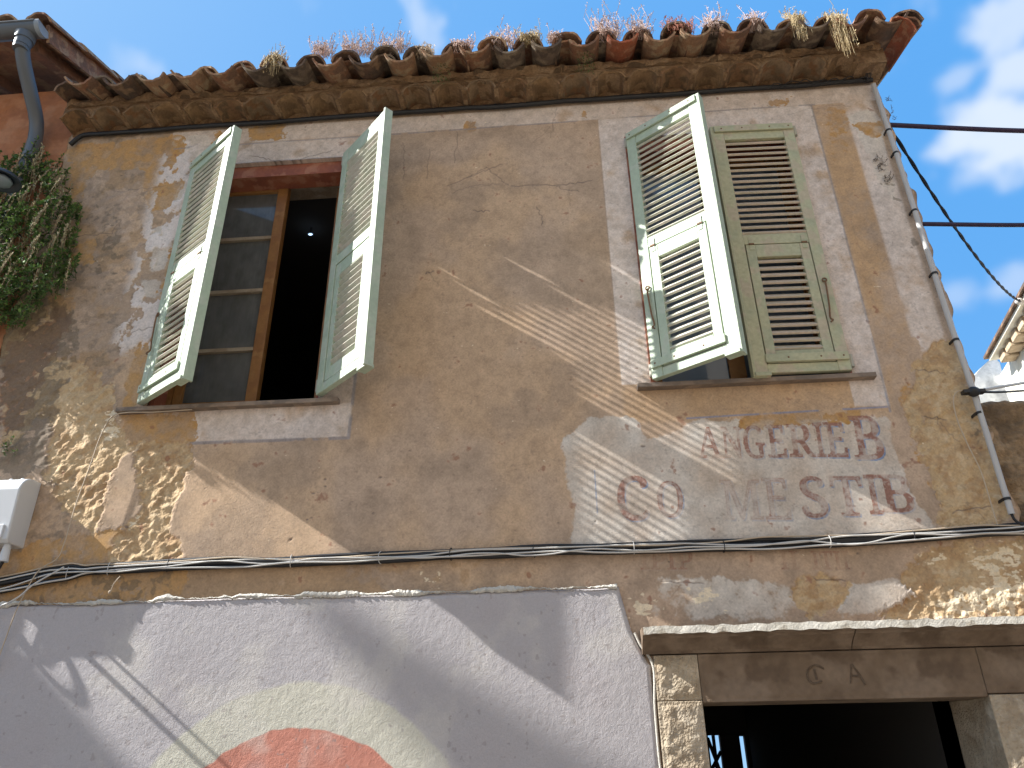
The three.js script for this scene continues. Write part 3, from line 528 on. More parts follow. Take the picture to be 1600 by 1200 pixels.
// the roof
const roof = group('roof', house);
const SL = rad(17);
{
  const step = 0.2225, n = Math.round((X_R + 0.02 - X_L) / step);
  for (let row = 0; row < 3; row++) for (let k = 0; k <= n; k++) {
    const x = X_L + 0.10 + k * step, back = row * 0.36, lift = x > -2.02 ? 0.055 : -0.005, sag = 0.012 * Math.sin(x * 1.3 + 1) + rr(-0.008, 0.008);
    const zz = -back * Math.cos(SL), yy = back * Math.sin(SL);
    if (k < n) { const p = mesh('pan_tile', panG[(k + row) % 4], M.tile[[0, 3, 2, 1, 3, 0, 2][(k * 3 + row) % 7]], roof); p.position.set(x + step / 2 + rr(-0.01, 0.01), 5.545 + yy + sag + (x > -2.02 ? 0.012 : 0), 0.345 + zz + rr(-0.015, 0.015)); p.rotation.set(SL + rr(-0.04, 0.04), rr(-0.05, 0.05), rr(-0.06, 0.06), 'YXZ'); if (k === 15 && row === 0) p.material = M.tile[4]; }
    const c = mesh('cover_tile', coverG[(k * 3 + row) % 4], M.tile[[1, 0, 3, 1, 2, 3, 0, 1][(k * 5 + row) % 8]], roof); c.position.set(x + rr(-0.012, 0.012), 5.52 + yy + sag + lift, 0.30 + zz + rr(-0.025, 0.02)); c.rotation.set(SL + rr(-0.05, 0.05), rr(-0.06, 0.06), rr(-0.08, 0.08), 'YXZ');
    if (row === 0 && x > -2.02 && k % 3 !== 1) { const d = mesh('cover_tile', coverG[(k + 1) % 4], M.tile[[3, 1, 0][k % 3]], roof); d.position.set(x + rr(-0.008, 0.008), 5.52 + lift - 0.022, 0.272 + rr(-0.03, 0.0)); d.rotation.set(SL, rr(-0.05, 0.05), rr(-0.05, 0.05), 'YXZ'); d.scale.setScalar(0.9); }
  }
  // red verge tile hanging over the corner
  const v = mesh('verge_tile', canalTile(0.11, 0.10, 1.2, 0.42, 0.014, 91), M.tile[4], roof); v.position.set(2.075, 5.475, 0.345); v.scale.set(0.8, 0.6, 1); v.rotation.set(SL, -0.06, -0.72, 'YXZ');
  // bedding mortar and the deck behind
  const bed = new THREE.BoxGeometry(X_R - X_L - 0.03, 0.05, 0.13, 360, 3, 4), bp = bed.attributes.position;
  for (let i = 0; i < bp.count; i++) { const x = bp.getX(i), y = bp.getY(i), z = bp.getZ(i); bp.setXYZ(i, x, y + (fbm(x * 14, z * 20 + y * 9, 3) - 0.5) * 0.03, z + (z > 0 ? (fbm(x * 16 + 5, y * 30, 3) - 0.6) * 0.07 : 0)); }
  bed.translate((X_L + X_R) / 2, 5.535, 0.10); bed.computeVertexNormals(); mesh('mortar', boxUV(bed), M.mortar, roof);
  const deck = new THREE.BoxGeometry(X_R - X_L, 0.04, 5.6); deck.translate(0, 0, -2.8); const dk = mesh('roof_deck', boxUV(deck), M.tile[3], roof); dk.position.set((X_L + X_R) / 2, 5.575, 0.12); dk.rotation.x = SL;
}

// ------------------------------------------------------------------ pink painted panel with its sun disc
{
  const PX0 = FX0, step = 0.012, top = 2.398, right = (y) => y > 2.21 ? lerp(0.262, 0.222, (y - 2.21) / 0.188) : y > 2.07 ? lerp(0.325, 0.262, (y - 2.07) / 0.14) : 0.333;
  const xs = [], ys = []; for (let i = 0; i <= 290; i++) xs.push(i / 290); for (let y = 0; y < 1.5; y += 0.25) ys.push(y); for (let y = 1.5; y < top - 0.001; y += step) ys.push(y); ys.push(top);
  const P = [], UV = [], I = [], nx = xs.length, ny = ys.length;
  const edgeTop = (x) => top + (fbm(x * 3, 2, 3) - 0.5) * 0.016;
  for (let j = 0; j < ny; j++) for (const u of xs) {
    const y0 = ys[j], x = PX0 + u * (right(y0) - PX0), y = j === ny - 1 ? edgeTop(x) : y0;
    const dEdge = Math.min((right(y0) - x), edgeTop(x) - y), z = 0.024 + (fbm(x * 2.2, y * 2.2, 3) - 0.5) * 0.007 + (fbm(x * 46, y * 46, 2) - 0.5) * 0.0012 - 0.012 * sst(0.012, 0, dEdge);
    P.push(x, y, z); UV.push((x - PX0) / 3.6, y / 3.6);
  }
  for (let j = 0; j < ny - 1; j++) for (let i = 0; i < nx - 1; i++) { const a = j * nx + i; I.push(a, a + 1, a + nx + 1, a, a + nx + 1, a + nx); }
  const skirt = (a, b) => { const k = P.length / 3; for (const q of [a, b]) { P.push(P[q * 3], P[q * 3 + 1], -0.03); UV.push(UV[q * 2], UV[q * 2 + 1]); } I.push(a, k, k + 1, a, k + 1, b); };
  for (let i = 0; i < nx - 1; i++) skirt((ny - 1) * nx + i + 1, (ny - 1) * nx + i); for (let j = 0; j < ny - 1; j++) skirt(j * nx + nx - 1, (j + 1) * nx + nx - 1);
  const g = new THREE.BufferGeometry(); g.setAttribute('position', new THREE.Float32BufferAttribute(P, 3)); g.setAttribute('uv', new THREE.Float32BufferAttribute(UV, 2)); g.setIndex(I); g.computeVertexNormals();
  const n = 2048;
  const map = pixels(n, n >> 1, (i, j, o) => {
    const x = PX0 + (i + 0.5) / n * 3.6, y = 1.2 + (j + 0.5) / (n >> 1) * 1.3, w = (fbm(x * 14, y * 14, 3) - 0.5) * 0.02, d = Math.hypot(x + 1.158, y - 1.252) + w;
    o[0] = 0.44; o[1] = 0.41; o[2] = 0.415; mix3(o, [0.56, 0.535, 0.44], 0.9 * sst(0.785, 0.765, d)); mix3(o, [0.53, 0.22, 0.16], sst(0.602, 0.594, d));
    mix3(o, [0.42, 0.37, 0.37], 0.35 * sst(0.5, 0.72, fbm(x * 3, y * 3, 4))); mix3(o, [0.62, 0.58, 0.52], 0.35 * sst(0.55, 0.75, fbm(x * 5 + 7, y * 5, 4)));
    mix3(o, [0.3, 0.26, 0.25], 0.5 * sst(0.74, 0.8, fbm(x * 40, y * 40, 3)));
    const k = 1 + (noise(x * 260, y * 260) - 0.5) * 0.12; o[0] *= k; o[1] *= k; o[2] *= k;
  }, true);
  map.repeat.set(1, 3.6 / 1.3); map.offset.set(0, -1.2 / 1.3);
  const bump = pixels(1024, 1024, (i, j, o) => { const u = i / 1024, v = j / 1024; o[0] = o[1] = o[2] = 0.35 * tfbm(u, v, 60, 2) + 0.3 * tfbm(u, v, 190, 2) + 0.35 * hash(i * 7 + 3, j * 11 + 1); }); bump.repeat.set(3, 3);
  mesh('painted_panel', g, new THREE.MeshStandardMaterial({ map, bumpMap: bump, bumpScale: 0.0026, roughness: 0.92 }), house).userData.label = 'lilac grey stucco panel with a painted salmon disc and cream ring';
  // raised white lip along its top and right edge
  const lip = []; for (let k = 0; k <= 70; k++) { const x = lerp(PX0, 0.215, k / 70); lip.push(V3(x, edgeTop(x) + 0.004 + (noise(k * 0.7, 4) - 0.5) * 0.006, 0.026)); }
  const lg = tube(lip, 0.008, 900, 6), lp = lg.attributes.position; for (let i = 0; i < lp.count; i++) { const x = lp.getX(i), q = fbm(x * 26, lp.getY(i) * 60, 2) - 0.5, w = 0.35 + 1.5 * sst(0.3, 0.7, fbm(x * 7 + 2, 3, 3)), e = edgeTop(x) + 0.004; lp.setY(i, e + (lp.getY(i) - e) * w + q * 0.014 + (noise(x * 150, 2) - 0.5) * 0.005); lp.setZ(i, 0.022 + (lp.getZ(i) - 0.022) * 0.7 + (noise(x * 90, lp.getY(i) * 300) - 0.5) * 0.006); }
  lg.computeVertexNormals(); mesh('panel_lip', lg, M.trimWhite, house);
  mesh('panel_lip', tube([2.20, 2.15, 2.07, 1.9, 1.7, 1.5, 1.3].map((y) => V3(right(y) + 0.004 + (noise(y * 30, 1) - 0.5) * 0.012, y, 0.022)), 0.006, 60, 6), M.trimWhite, house);
}

// ------------------------------------------------------------------ stone door surround
{
  const ds = group('door_surround', house), r = mulberry(21);
  function block(x0, x1, y0, y1, z0, z1, mat, amp = 0.006, name = 'jamb_stone') {
    const w = x1 - x0, h = y1 - y0, g = new RoundedBoxGeometry(w, h, z1 - z0, 2, 0.004), seg = new THREE.PlaneGeometry(w - 0.014, h - 0.014, Math.max(2, Math.round(w / 0.015)), Math.max(2, Math.round(h / 0.015)));
    g.translate((x0 + x1) / 2, (y0 + y1) / 2, (z0 + z1) / 2); seg.translate((x0 + x1) / 2, (y0 + y1) / 2, z1);
    const p = seg.attributes.position, s = r() * 50;
    for (let i = 0; i < p.count; i++) { const x = p.getX(i), y = p.getY(i), e = Math.min(x - x0 - 0.007, x1 - 0.007 - x, y - y0 - 0.007, y1 - 0.007 - y); p.setZ(i, z1 + (e < 0.004 ? -0.003 : 0.002 + (fbm(x * 40 + s, y * 40, 3) - 0.35) * amp)); }
    seg.computeVertexNormals(); return mesh(name, merged([boxUV(g), boxUV(seg)]), mat, ds);
  }
  const Z = 0.028;
  block(0.345, DOOR[0] + 0.0045, 1.9235, 2.1035, -0.05, Z, M.stoneRough, 0.02); block(0.345, DOOR[0] + 0.004, 1.40, 1.921, -0.34, Z + 0.004, M.stoneRough, 0.018); block(0.345, DOOR[0] + 0.004, 0.8, 1.396, -0.15, Z, M.stoneRough, 0.015); block(0.345, DOOR[0] + 0.004, 0, 0.796, -0.15, Z, M.stoneRough);
  block(DOOR[1] - 0.004, 1.96, 1.925, 2.105, -0.05, Z, M.stone); block(DOOR[1] - 0.004, 1.90, 1.38, 1.921, -0.34, Z + 0.003, M.stoneRough, 0.014); block(DOOR[1] - 0.004, 1.92, 0.7, 1.376, -0.15, Z, M.stoneRough); block(DOOR[1] - 0.004, 1.92, 0, 0.696, -0.15, Z, M.stoneRough);
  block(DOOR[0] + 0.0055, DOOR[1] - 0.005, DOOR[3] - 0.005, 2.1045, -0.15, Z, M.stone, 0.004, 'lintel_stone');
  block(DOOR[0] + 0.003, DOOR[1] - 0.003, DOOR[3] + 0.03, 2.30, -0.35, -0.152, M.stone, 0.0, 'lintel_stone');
  // carved letters on the lintel
  const stroke = (pts) => tube(pts.map(([x, y]) => { const q = at(x, y, Z); return V3(q.x, q.y, Z + 0.0035); }), 0.0045, 0, 5);
  mesh('carved_letter', merged([stroke([[1287, 1045], [1274, 1040], [1263, 1046], [1262, 1060], [1270, 1068], [1284, 1065]]), stroke([[1272, 1046], [1276, 1062]])]), M.stone, ds);
  mesh('carved_letter', merged([stroke([[1329, 1068], [1330, 1038]]), stroke([[1330, 1038], [1342, 1054], [1352, 1070]]), stroke([[1331, 1056], [1345, 1057]])]), M.stone, ds);
  // moulded cornice: profile in z (out) and y, run along x, in two lengths
  const prof = [[-0.05, 2.212], [0.128, 2.205], [0.130, 2.172], [0.116, 2.168], [0.110, 2.160], [0.080, 2.146], [0.055, 2.130], [0.042, 2.118], [0.036, 2.108], [-0.05, 2.106]];
  const cor = (x0, x1, name) => {
    const n = 60, P = [], UV = [], I = [], m = prof.length;
    for (let i = 0; i <= n; i++) { const x = lerp(x0, x1, i / n); prof.forEach(([z, y], k) => { const j = z > 0.05 ? (fbm(x * 28, k * 3.1, 3) - 0.5) * 0.010 : 0; P.push(x, y + j * 0.6, z + j); UV.push(x, k * 0.05); }); }
    for (let i = 0; i < n; i++) for (let k = 0; k < m; k++) { const a = i * m + k, b = i * m + (k + 1) % m, c = a + m, d = b + m; I.push(a, b, d, a, d, c); }
    for (const [o, f] of [[0, 0], [n * m, 1]]) for (let k = 1; k < m - 1; k++) f ? I.push(o, o + k, o + k + 1) : I.push(o, o + k + 1, o + k);
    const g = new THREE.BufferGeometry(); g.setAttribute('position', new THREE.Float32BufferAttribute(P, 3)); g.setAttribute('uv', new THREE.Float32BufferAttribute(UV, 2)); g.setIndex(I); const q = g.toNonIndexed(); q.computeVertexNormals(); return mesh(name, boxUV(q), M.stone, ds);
  };
  cor(0.30, 1.168, 'cornice_stone'); cor(1.172, 1.97, 'cornice_stone');
  const edge = new THREE.BoxGeometry(1.66, 0.03, 0.006, 160, 3, 1), ep = edge.attributes.position; for (let i = 0; i < ep.count; i++) { const x = ep.getX(i), q = fbm(x * 30, ep.getY(i) * 90, 3) - 0.5; ep.setZ(i, ep.getZ(i) + q * 0.005); ep.setY(i, ep.getY(i) + (fbm(x * 22, 3, 4) - 0.5) * 0.012); }
  edge.translate(1.135, 2.190, 0.1345); edge.computeVertexNormals(); mesh('sunlit_edge', boxUV(edge), M.sunlitEdge, ds);  // pale strip: sunlight on the cornice front put into the colour
}
console.log('house done');

// ------------------------------------------------------------------ ground
{
  const g = new THREE.PlaneGeometry(160, 160, 1, 1); g.rotateX(-Math.PI / 2); g.translate(0, 0, 0);
  const uv = g.attributes.uv, p = g.attributes.position; for (let i = 0; i < uv.count; i++) uv.setXY(i, p.getX(i), p.getZ(i));
  const m = mesh('street', g, mottled([[0.21, 0.185, 0.155], [0.175, 0.155, 0.13], [0.235, 0.205, 0.17]], 1.7, 0.95, 0.01), scene); m.userData = { kind: 'structure', label: 'pale worn paving of the village street', category: 'street' };
}

// ------------------------------------------------------------------ neighbouring house with gutter
const atX = (px, py, X) => { const d = rayOf(px, py); return EYE.clone().addScaledVector(d, (X - EYE.x) / d.x); };
{
  const nb = thing('neighbour_house', 'orange rendered house with grey gutter adjoining the shuttered house', 'house');
  M.orange = mottled([[0.42, 0.17, 0.075], [0.36, 0.15, 0.075], [0.45, 0.21, 0.11]], 0.9, 0.95, 0.006, { fine: 0.15 });
  M.soffit = mottled([[0.26, 0.125, 0.065], [0.19, 0.095, 0.055], [0.33, 0.19, 0.10]], 0.6, 0.9, 0.003, { fine: 0.2 });
  mesh('wall', span(-7.5, -3.106, 0, 5.86, -4, -0.008), M.orange, nb);
  const rf = group('roof', nb); rf.position.set(0, 5.985, 0.36); rf.rotation.x = rad(22);
  mesh('roof_board', span(-7.5, -3.19, -0.03, 0.0, -5, 0.0), M.soffit, rf);
  for (let k = 0; k < 6; k++) mesh('rafter', span(-3.36 - k * 0.55, -3.28 - k * 0.55, -0.11, -0.032, -5, -0.05), M.soffit, rf);
  mesh('verge_board', span(-3.188, -3.165, -0.09, 0.03, -5, 0.01), M.tile[0], rf);
  for (let k = 0; k < 14; k++) { const t = mesh('cover_tile', coverG[k % 4], M.tile[[0, 2, 1][k % 3]], rf); t.position.set(-3.21 - k * 0.22, 0.02, 0.06); }
  for (let k = 1; k < 9; k++) { const t = mesh('verge_tile', coverG[k % 4], M.tile[[0, 2, 1][k % 3]], rf); t.position.set(-3.21, 0.02 + k * 0.004, 0.06 - k * 0.38); }
  M.pvc = plain([0.105, 0.115, 0.125], 0.4); M.pvcPale = plain([0.27, 0.30, 0.33], 0.45);
  const gt = group('gutter', nb), R = 0.062, gy = 5.955, gz = 0.40;
  const ring = new THREE.Shape(); ring.absarc(0, 0, R, Math.PI, 2 * Math.PI, false); ring.absarc(0, 0, R - 0.004, 2 * Math.PI, Math.PI, true); ring.closePath();
  const trough = new THREE.ExtrudeGeometry(ring, { depth: 4.2, bevelEnabled: false, curveSegments: 16 }); trough.rotateY(-Math.PI / 2); trough.translate(-3.2, gy, gz); mesh('trough', trough, M.pvc, gt);
  mesh('bead', tube([V3(-7.4, gy, gz + R), V3(-3.2, gy, gz + R)], 0.008, 8, 6), M.pvc, gt);
  const cp = new THREE.Shape(); cp.absarc(0, 0, R + 0.003, Math.PI, 2 * Math.PI); cp.closePath(); const cg = new THREE.ExtrudeGeometry(cp, { depth: 0.03, bevelEnabled: false }); cg.rotateY(Math.PI / 2); cg.translate(-3.2, gy + 0.004, gz); mesh('end_cap', cg, M.pvcPale, gt);
  const dp = group('downpipe', nb), X = -3.285, o = V3(X, gy - R - 0.01, gz - 0.005);
  const path = [o, V3(X, o.y - 0.07, o.z - 0.005), V3(X - 0.003, 5.74, 0.345), V3(X, 5.60, 0.22), V3(X, 5.47, 0.10), V3(X, 5.36, 0.062), V3(X, 5.2, 0.058), V3(X, 3.0, 0.058), V3(X, 0, 0.058)];
  mesh('pipe', tube(path, 0.043, 90, 14), M.pvc, dp);
  for (const [y, r, h] of [[-0.01, 0.062, 0.05], [-0.06, 0.052, 0.05], [-0.10, 0.048, 0.02]]) { const c = new THREE.CylinderGeometry(r, r * 0.93, h, 18); c.translate(X, o.y + y, o.z); mesh('collar', c, M.pvc, dp); }
}

// ------------------------------------------------------------------ low rubble wall beyond the corner
{
  const x0 = 2.035, x1 = 4.6, st = 0.016, P = [], UV = [], I = [], nx = Math.round((x1 - x0) / st) + 1, ny = Math.round(2.1 / st) + 1;
  const topAt = (x) => 3.245 + (fbm(x * 9, 4, 3) - 0.5) * 0.05 + (fbm(x * 40, 9, 2) - 0.5) * 0.012;
  for (let j = 0; j < ny; j++) for (let i = 0; i < nx; i++) { const x = x0 + i * st, y = lerp(j === 0 ? 0 : 1.15, topAt(x), j / (ny - 1)); const z = -0.035 + (fbm(x * 9, y * 9, 4) - 0.5) * 0.07 + (fbm(x * 40, y * 40, 3) - 0.5) * 0.015 - 0.03 * sst(0.03, 0, topAt(x) - y); P.push(x, y, z); UV.push(x, y); }
  for (let j = 0; j < ny - 1; j++) for (let i = 0; i < nx - 1; i++) { const a = j * nx + i; I.push(a, a + 1, a + nx + 1, a, a + nx + 1, a + nx); }
  const g = new THREE.BufferGeometry(); g.setAttribute('position', new THREE.Float32BufferAttribute(P, 3)); g.setAttribute('uv', new THREE.Float32BufferAttribute(UV, 2)); g.setIndex(I); g.computeVertexNormals();
  const t = thing('rubble_wall', 'low dark brown rubble wall continuing past the house corner', 'wall');
  mesh('rubble_face', g, mottled([[0.24, 0.16, 0.09], [0.15, 0.105, 0.065], [0.31, 0.215, 0.125]], 0.5, 0.97, 0.014, { fine: 0.35 }), t);
  mesh('rubble_core', span(x0 + 0.002, x1, 0, 3.2, -0.5, -0.06), M.core, t);
}

// ------------------------------------------------------------------ white house further back, its eaves running away from the street
{
  const near = at(1596, 470, -3.6), fd = rayOf(1546, 560), far = EYE.clone().addScaledVector(fd, (near.y - EYE.y) / fd.y);
  const f = thing('white_house', 'white rendered house with tan corbel tiles under its eaves behind the rubble wall', 'house', [far.x, 0, far.z]);
  const dir = near.clone().sub(far), len = dir.length(); f.rotation.y = -Math.atan2(dir.z, dir.x);       // local +x runs from the far end of the eaves to the near end
  M.cream = mottled([[0.78, 0.74, 0.64], [0.72, 0.69, 0.62], [0.80, 0.75, 0.62]], 1.2, 0.95, 0.004, { fine: 0.08 }); M.greyWall = mottled([[0.50, 0.51, 0.52], [0.30, 0.31, 0.33], [0.62, 0.62, 0.62]], 0.9, 0.95, 0.004, { fine: 0.15, freq: 3 });
  M.tan = mottled([[0.52, 0.40, 0.27], [0.45, 0.33, 0.21]], 0.3, 0.9, 0.003, { n: 256 });
  const Y = near.y, s = 1;                                   // the face we see looks towards local +z
  const zr = (a, b) => [Math.min(s * a, s * b), Math.max(s * a, s * b)];
  mesh('wall', span(-1.6, len + 2.2, 0, Y - 0.022, ...zr(-4, -0.22)), M.cream, f);
  mesh('eaves_board', span(-0.02, len + 2.2, Y - 0.02, Y + 0.02, ...zr(-4, 0)), M.cream, f);
  mesh('roof_edge', span(-0.06, len + 2.2, Y + 0.022, Y + 0.055, ...zr(-4, 0.04)), M.tile[1], f);
  for (let k = 0; k < 12; k++) mesh('corbel_tile', span(0.10 + k * 0.24, 0.28 + k * 0.24, Y - 0.13, Y - 0.022, ...zr(-0.218, -0.06), 0.015), M.tan, f);
  const w = thing('ruined_wall', 'broken grey and white wall stump beside the white house', 'wall');
  const Z = far.z - 0.4, sh = new THREE.Shape([[1500, 620], [1513, 598], [1534, 573], [1552, 557], [1562, 566], [1580, 640], [1600, 1150], [1500, 1150]].map(([x, y]) => { const q = at(x, y, Z); return new THREE.Vector2(q.x, Math.max(0, q.y)); }));
  const g = new THREE.ExtrudeGeometry(sh, { depth: 0.4, bevelEnabled: false }); g.translate(0, 0, Z - 0.4); mesh('rendered_face', boxUV(g), M.greyWall, w);
}

// ------------------------------------------------------------------ unseen houses, added and shaped for the bounce and shade they give the facade
{
  // across the street, unseen: front turned askew to catch sun and bounce it over
  const o = thing('opposite_bounce_house', 'unseen cream house opposite, turned and coloured to bounce sun onto the facade', 'house', [1.2, 0, 6.0]); o.rotation.y = rad(36);
  M.oppo = mottled([[0.70, 0.58, 0.44], [0.66, 0.54, 0.40], [0.73, 0.62, 0.49]], 1.6, 0.95, 0.006);
  mesh('wall', span(-8, 5.2, 3.4, 8.8, 0, 4), M.oppo, o); mesh('ground_floor', span(-8, 5.2, 0, 3.398, 0.01, 4), M.stone, o);  // pale above, dark ground floor, so the bounce favours the upper facade
  mesh('roof', span(-8.2, 5.4, 8.802, 8.98, -0.35, 4.3), M.tile[2], o);
  for (const x of [-6.2, -3.4, -0.6, 2.2]) { mesh('window', span(x - 0.45, x + 0.45, 4.6, 6.1, -0.04, -0.002), M.room, o); for (const q of [-1, 1]) mesh('shutter', span(x + q * 0.7 - 0.24, x + q * 0.7 + 0.24, 4.58, 6.12, -0.06, -0.005), M.greenWorn, o); }
  mesh('door', span(-2.4, -1.4, 0.02, 2.2, -0.04, -0.002), M.sash, o);
  const k = SUN.clone().multiplyScalar(1 / SUN.z), back = (x, y, t) => V3(x + k.x * t, y + k.y * t, t);      // a point on the wall, followed t metres out towards the sun
  const p = back(-2.2, 1.98, 1.6), h = thing('shade_tower', 'unseen tower with a flat slab on posts, added to cast soft shade on the facade', 'house');  // unseen tower, added to shade the lower left of the facade
  mesh('wall', span(p.x - 2.4, p.x, 0, p.y, 1.3, 2.9), M.oppo, h);
  const q = back(-1.16, 2.42, 1.9), sh = new THREE.Shape([[0, 0], [0.62, 0.28], [0.7, 0.9], [-1.0, 1.0], [-0.84, 0.6]].map(([a, b]) => new THREE.Vector2(a, b)));
  const g = new THREE.ExtrudeGeometry(sh, { depth: 0.08, bevelEnabled: false }); g.rotateX(Math.PI / 2); g.translate(q.x, q.y, q.z); mesh('shade_canopy', boxUV(g), M.tile[2], h);  // slab outline shaped to throw the wedge of shade on the panel
  for (const [a, b] of [[0.1, 0.5], [-0.7, 0.8]]) mesh('post', span(q.x + a - 0.04, q.x + a + 0.04, p.y + 0.002, q.y - 0.08, q.z + b - 0.04, q.z + b + 0.04), M.sash, h);
}

// ------------------------------------------------------------------ cables, conduit, boxes
const onWall = (pts, z) => pts.map(([x, y, dz = 0]) => { const q = at(x, y, z + dz); return q; });
{
  const spine = [[-60, 925], [0, 914], [70, 900], [150, 890], [300, 882], [420, 878], [560, 873], [700, 866], [860, 860], [1000, 856], [1150, 853], [1300, 846], [1420, 838], [1540, 830], [1700, 822]];
  const b = thing('cable_bundle', 'bundle of black and white cables strung along the facade above the pink panel', 'cables');
  const r = mulberry(33);
  const run = (rad_, dy, z, mat, amp, name) => {
    const s = r() * 90, pts = []; for (let i = 0; i < spine.length - 1; i++) for (let k = 0; k < 4; k++) { const t = k / 4, x = lerp(spine[i][0], spine[i + 1][0], t), y = lerp(spine[i][1], spine[i + 1][1], t); const q = at(x, y, z); q.y += dy + (noise(x * 0.012 + s, s) - 0.5) * amp + (x < 120 ? dy * 0.8 : 0); q.z += (noise(x * 0.02 + s, 7) - 0.5) * 0.008; pts.push(q); }
    mesh(name, tube(pts, rad_, 260, 7), mat, b);
  };
  run(0.0125, 0.004, 0.022, M.black, 0.010, 'black_cable'); run(0.011, -0.016, 0.020, M.black, 0.014, 'black_cable'); run(0.0095, 0.018, 0.018, M.black, 0.016, 'black_cable');
  run(0.0042, -0.016, 0.036, M.whiteCable, 0.026, 'white_cable'); run(0.004, 0.010, 0.036, M.whiteCable, 0.030, 'white_cable'); run(0.0038, 0.020, 0.031, M.beigeCable, 0.034, 'white_cable'); run(0.0038, -0.004, 0.039, M.whiteCable, 0.036, 'white_cable');
  for (const x of [62, 105, 170, 262, 455, 595, 705, 835, 990, 1130, 1295, 1425]) { let k = 0; while (k < spine.length - 2 && spine[k + 1][0] < x) k++; const t = (x - spine[k][0]) / (spine[k + 1][0] - spine[k][0]), q = at(x, lerp(spine[k][1], spine[k + 1][1], t), 0.022); const g = new THREE.TorusGeometry(0.027, 0.0025, 6, 18); g.scale(0.75, 1.05, 0.8); g.rotateY(Math.PI / 2 + (r() - 0.5)); g.translate(q.x, q.y, q.z); mesh('cable_tie', g, r() < 0.7 ? M.whiteCable : M.black, b); }
  // line under the eaves
  const e = [], e2 = []; for (let k = 0; k <= 40; k++) { const x = lerp(-3.0, 1.985, k / 40); e.push(V3(x, 5.386 + (noise(k * 0.6, 2) - 0.5) * 0.012, 0.03)); e2.push(V3(x, 5.398 + (noise(k * 0.7, 5) - 0.5) * 0.014, 0.024)); }
  e.unshift(V3(-3.06, 5.31, 0.03)); const ec = thing('eaves_cable', 'thick black cable running under the tiled eaves', 'cable'); mesh('black_cable', tube(e, 0.015, 260, 7), M.black, ec); mesh('black_cable', tube(e2, 0.012, 260, 7), M.black, ec);
  mesh('loose_strands', merged([0, 1, 2, 3].map((k) => tube([V3(1.93 + k * 0.012, 5.37, 0.04), V3(1.945 + k * 0.008, 5.42, 0.07), V3(1.95 + k * 0.006, 5.46 + k * 0.012, 0.115)], 0.003, 8, 5))), M.black, ec);
  mesh('loose_strands', merged(Array.from({ length: 7 }, (_, k) => tube([V3(1.35 + k * 0.08, 5.36, 0.045), V3(1.40 + k * 0.09, 5.385 + (k % 3) * 0.008, 0.06), V3(1.47 + k * 0.08, 5.37 + (k % 2) * 0.03, 0.045)], 0.003, 8, 5))), M.black, ec);
  // grey conduit down the corner with clips
  const c = thing('conduit_pipe', 'slim grey conduit pipe clipped down the house corner', 'pipe');
  mesh('pipe', tube([V3(1.978, 5.345, 0.035), V3(1.981, 4.6, 0.04), V3(1.979, 3.8, 0.036), V3(1.982, 3.2, 0.04), V3(1.980, 2.66, 0.036)], 0.0135, 40, 10), M.conduit, c);
  for (const [x, y] of [[1380, 205], [1395, 240], [1424, 330], [1454, 428], [1486, 532], [1521, 646], [1567, 780]]) { const q = at(x, y, 0.037); const g = new THREE.CylinderGeometry(0.0165, 0.0165, 0.012, 12); g.translate(1.980, q.y, 0.037); mesh('clip', merged([g, span(1.962, 1.968, q.y - 0.006, q.y + 0.006, -0.01, 0.037)]), M.black, c); }
  mesh('cable_tail', tube([V3(1.980, 2.665, 0.036), V3(1.985, 2.635, 0.036), V3(2.02, 2.607, 0.036), V3(2.2, 2.602, 0.036)], 0.006, 20, 6), M.black, c);
  // thin wires on the wall
  tag(mesh('thin_wire', tube([...onWall([[300, 640], [240, 644], [195, 645], [176, 650], [160, 675], [140, 730], [118, 790], [100, 850], [90, 872], [62, 890], [45, 915], [25, 955], [8, 1000], [-10, 1050]], 0.045)], 0.0028, 120, 6), M.beigeCable, scene), 'thin beige wire dropping from the window sill past the grey meter box', 'wire');
  tag(mesh('thin_wire', tube(onWall([[100, 886], [50, 915], [30, 932], [0, 947], [-60, 955]], 0.07), 0.004, 60, 6), M.whiteCable, scene), 'white wire sagging below the cable bundle at its looped end', 'wire');
  tag(mesh('thin_wire', tube(onWall([[1518, 610], [1496, 612], [1490, 622], [1494, 650], [1510, 690], [1532, 735], [1548, 785], [1559, 822]], 0.02), 0.0032, 90, 6), M.beigeCable, scene), 'thin beige wire looping down beside the grey conduit pipe', 'wire');
  tag(mesh('thin_wire', merged([tube(onWall([[188, 900], [178, 912], [172, 926]], 0.05), 0.002, 16, 5), ball(0.006, at(171, 925, 0.05), 0.8, 1.5, 0.8)]), M.beigeCable, scene), 'short cut wire end dangling under the cable bundle', 'wire');
  // clamp at the corner with its service cable
  const k = thing('cable_clamp', 'black cable clamp with service line fixed to the conduit corner', 'clamp'), kq = at(1521, 612, 0.06);
  mesh('clamp_body', boxUV(merged([ball(0.028, kq, 1.1, 0.9, 0.9), span(kq.x - 0.05, kq.x + 0.05, kq.y - 0.008, kq.y + 0.008, 0.04, 0.075)])), M.black, k);
  const far1 = at(1760, 545, -3); mesh('service_cable', tube([kq, V3(kq.x + 0.15, kq.y + 0.045, 0.0), far1.clone().lerp(kq, 0.5).add(V3(0, -0.06, 0)), far1], 0.0075, 40, 7), M.whiteCable, k); mesh('service_cable', tube([kq, V3(kq.x + 0.15, kq.y + 0.02, 0.0), far1.clone().lerp(kq, 0.5).add(V3(0, -0.12, 0)), far1], 0.006, 40, 7), M.black, k);
  // overhead lines leaving the corner
  M.violet = plain([0.03, 0.012, 0.04], 0.6); M.lineBlue = plain([0.006, 0.009, 0.018], 0.9);
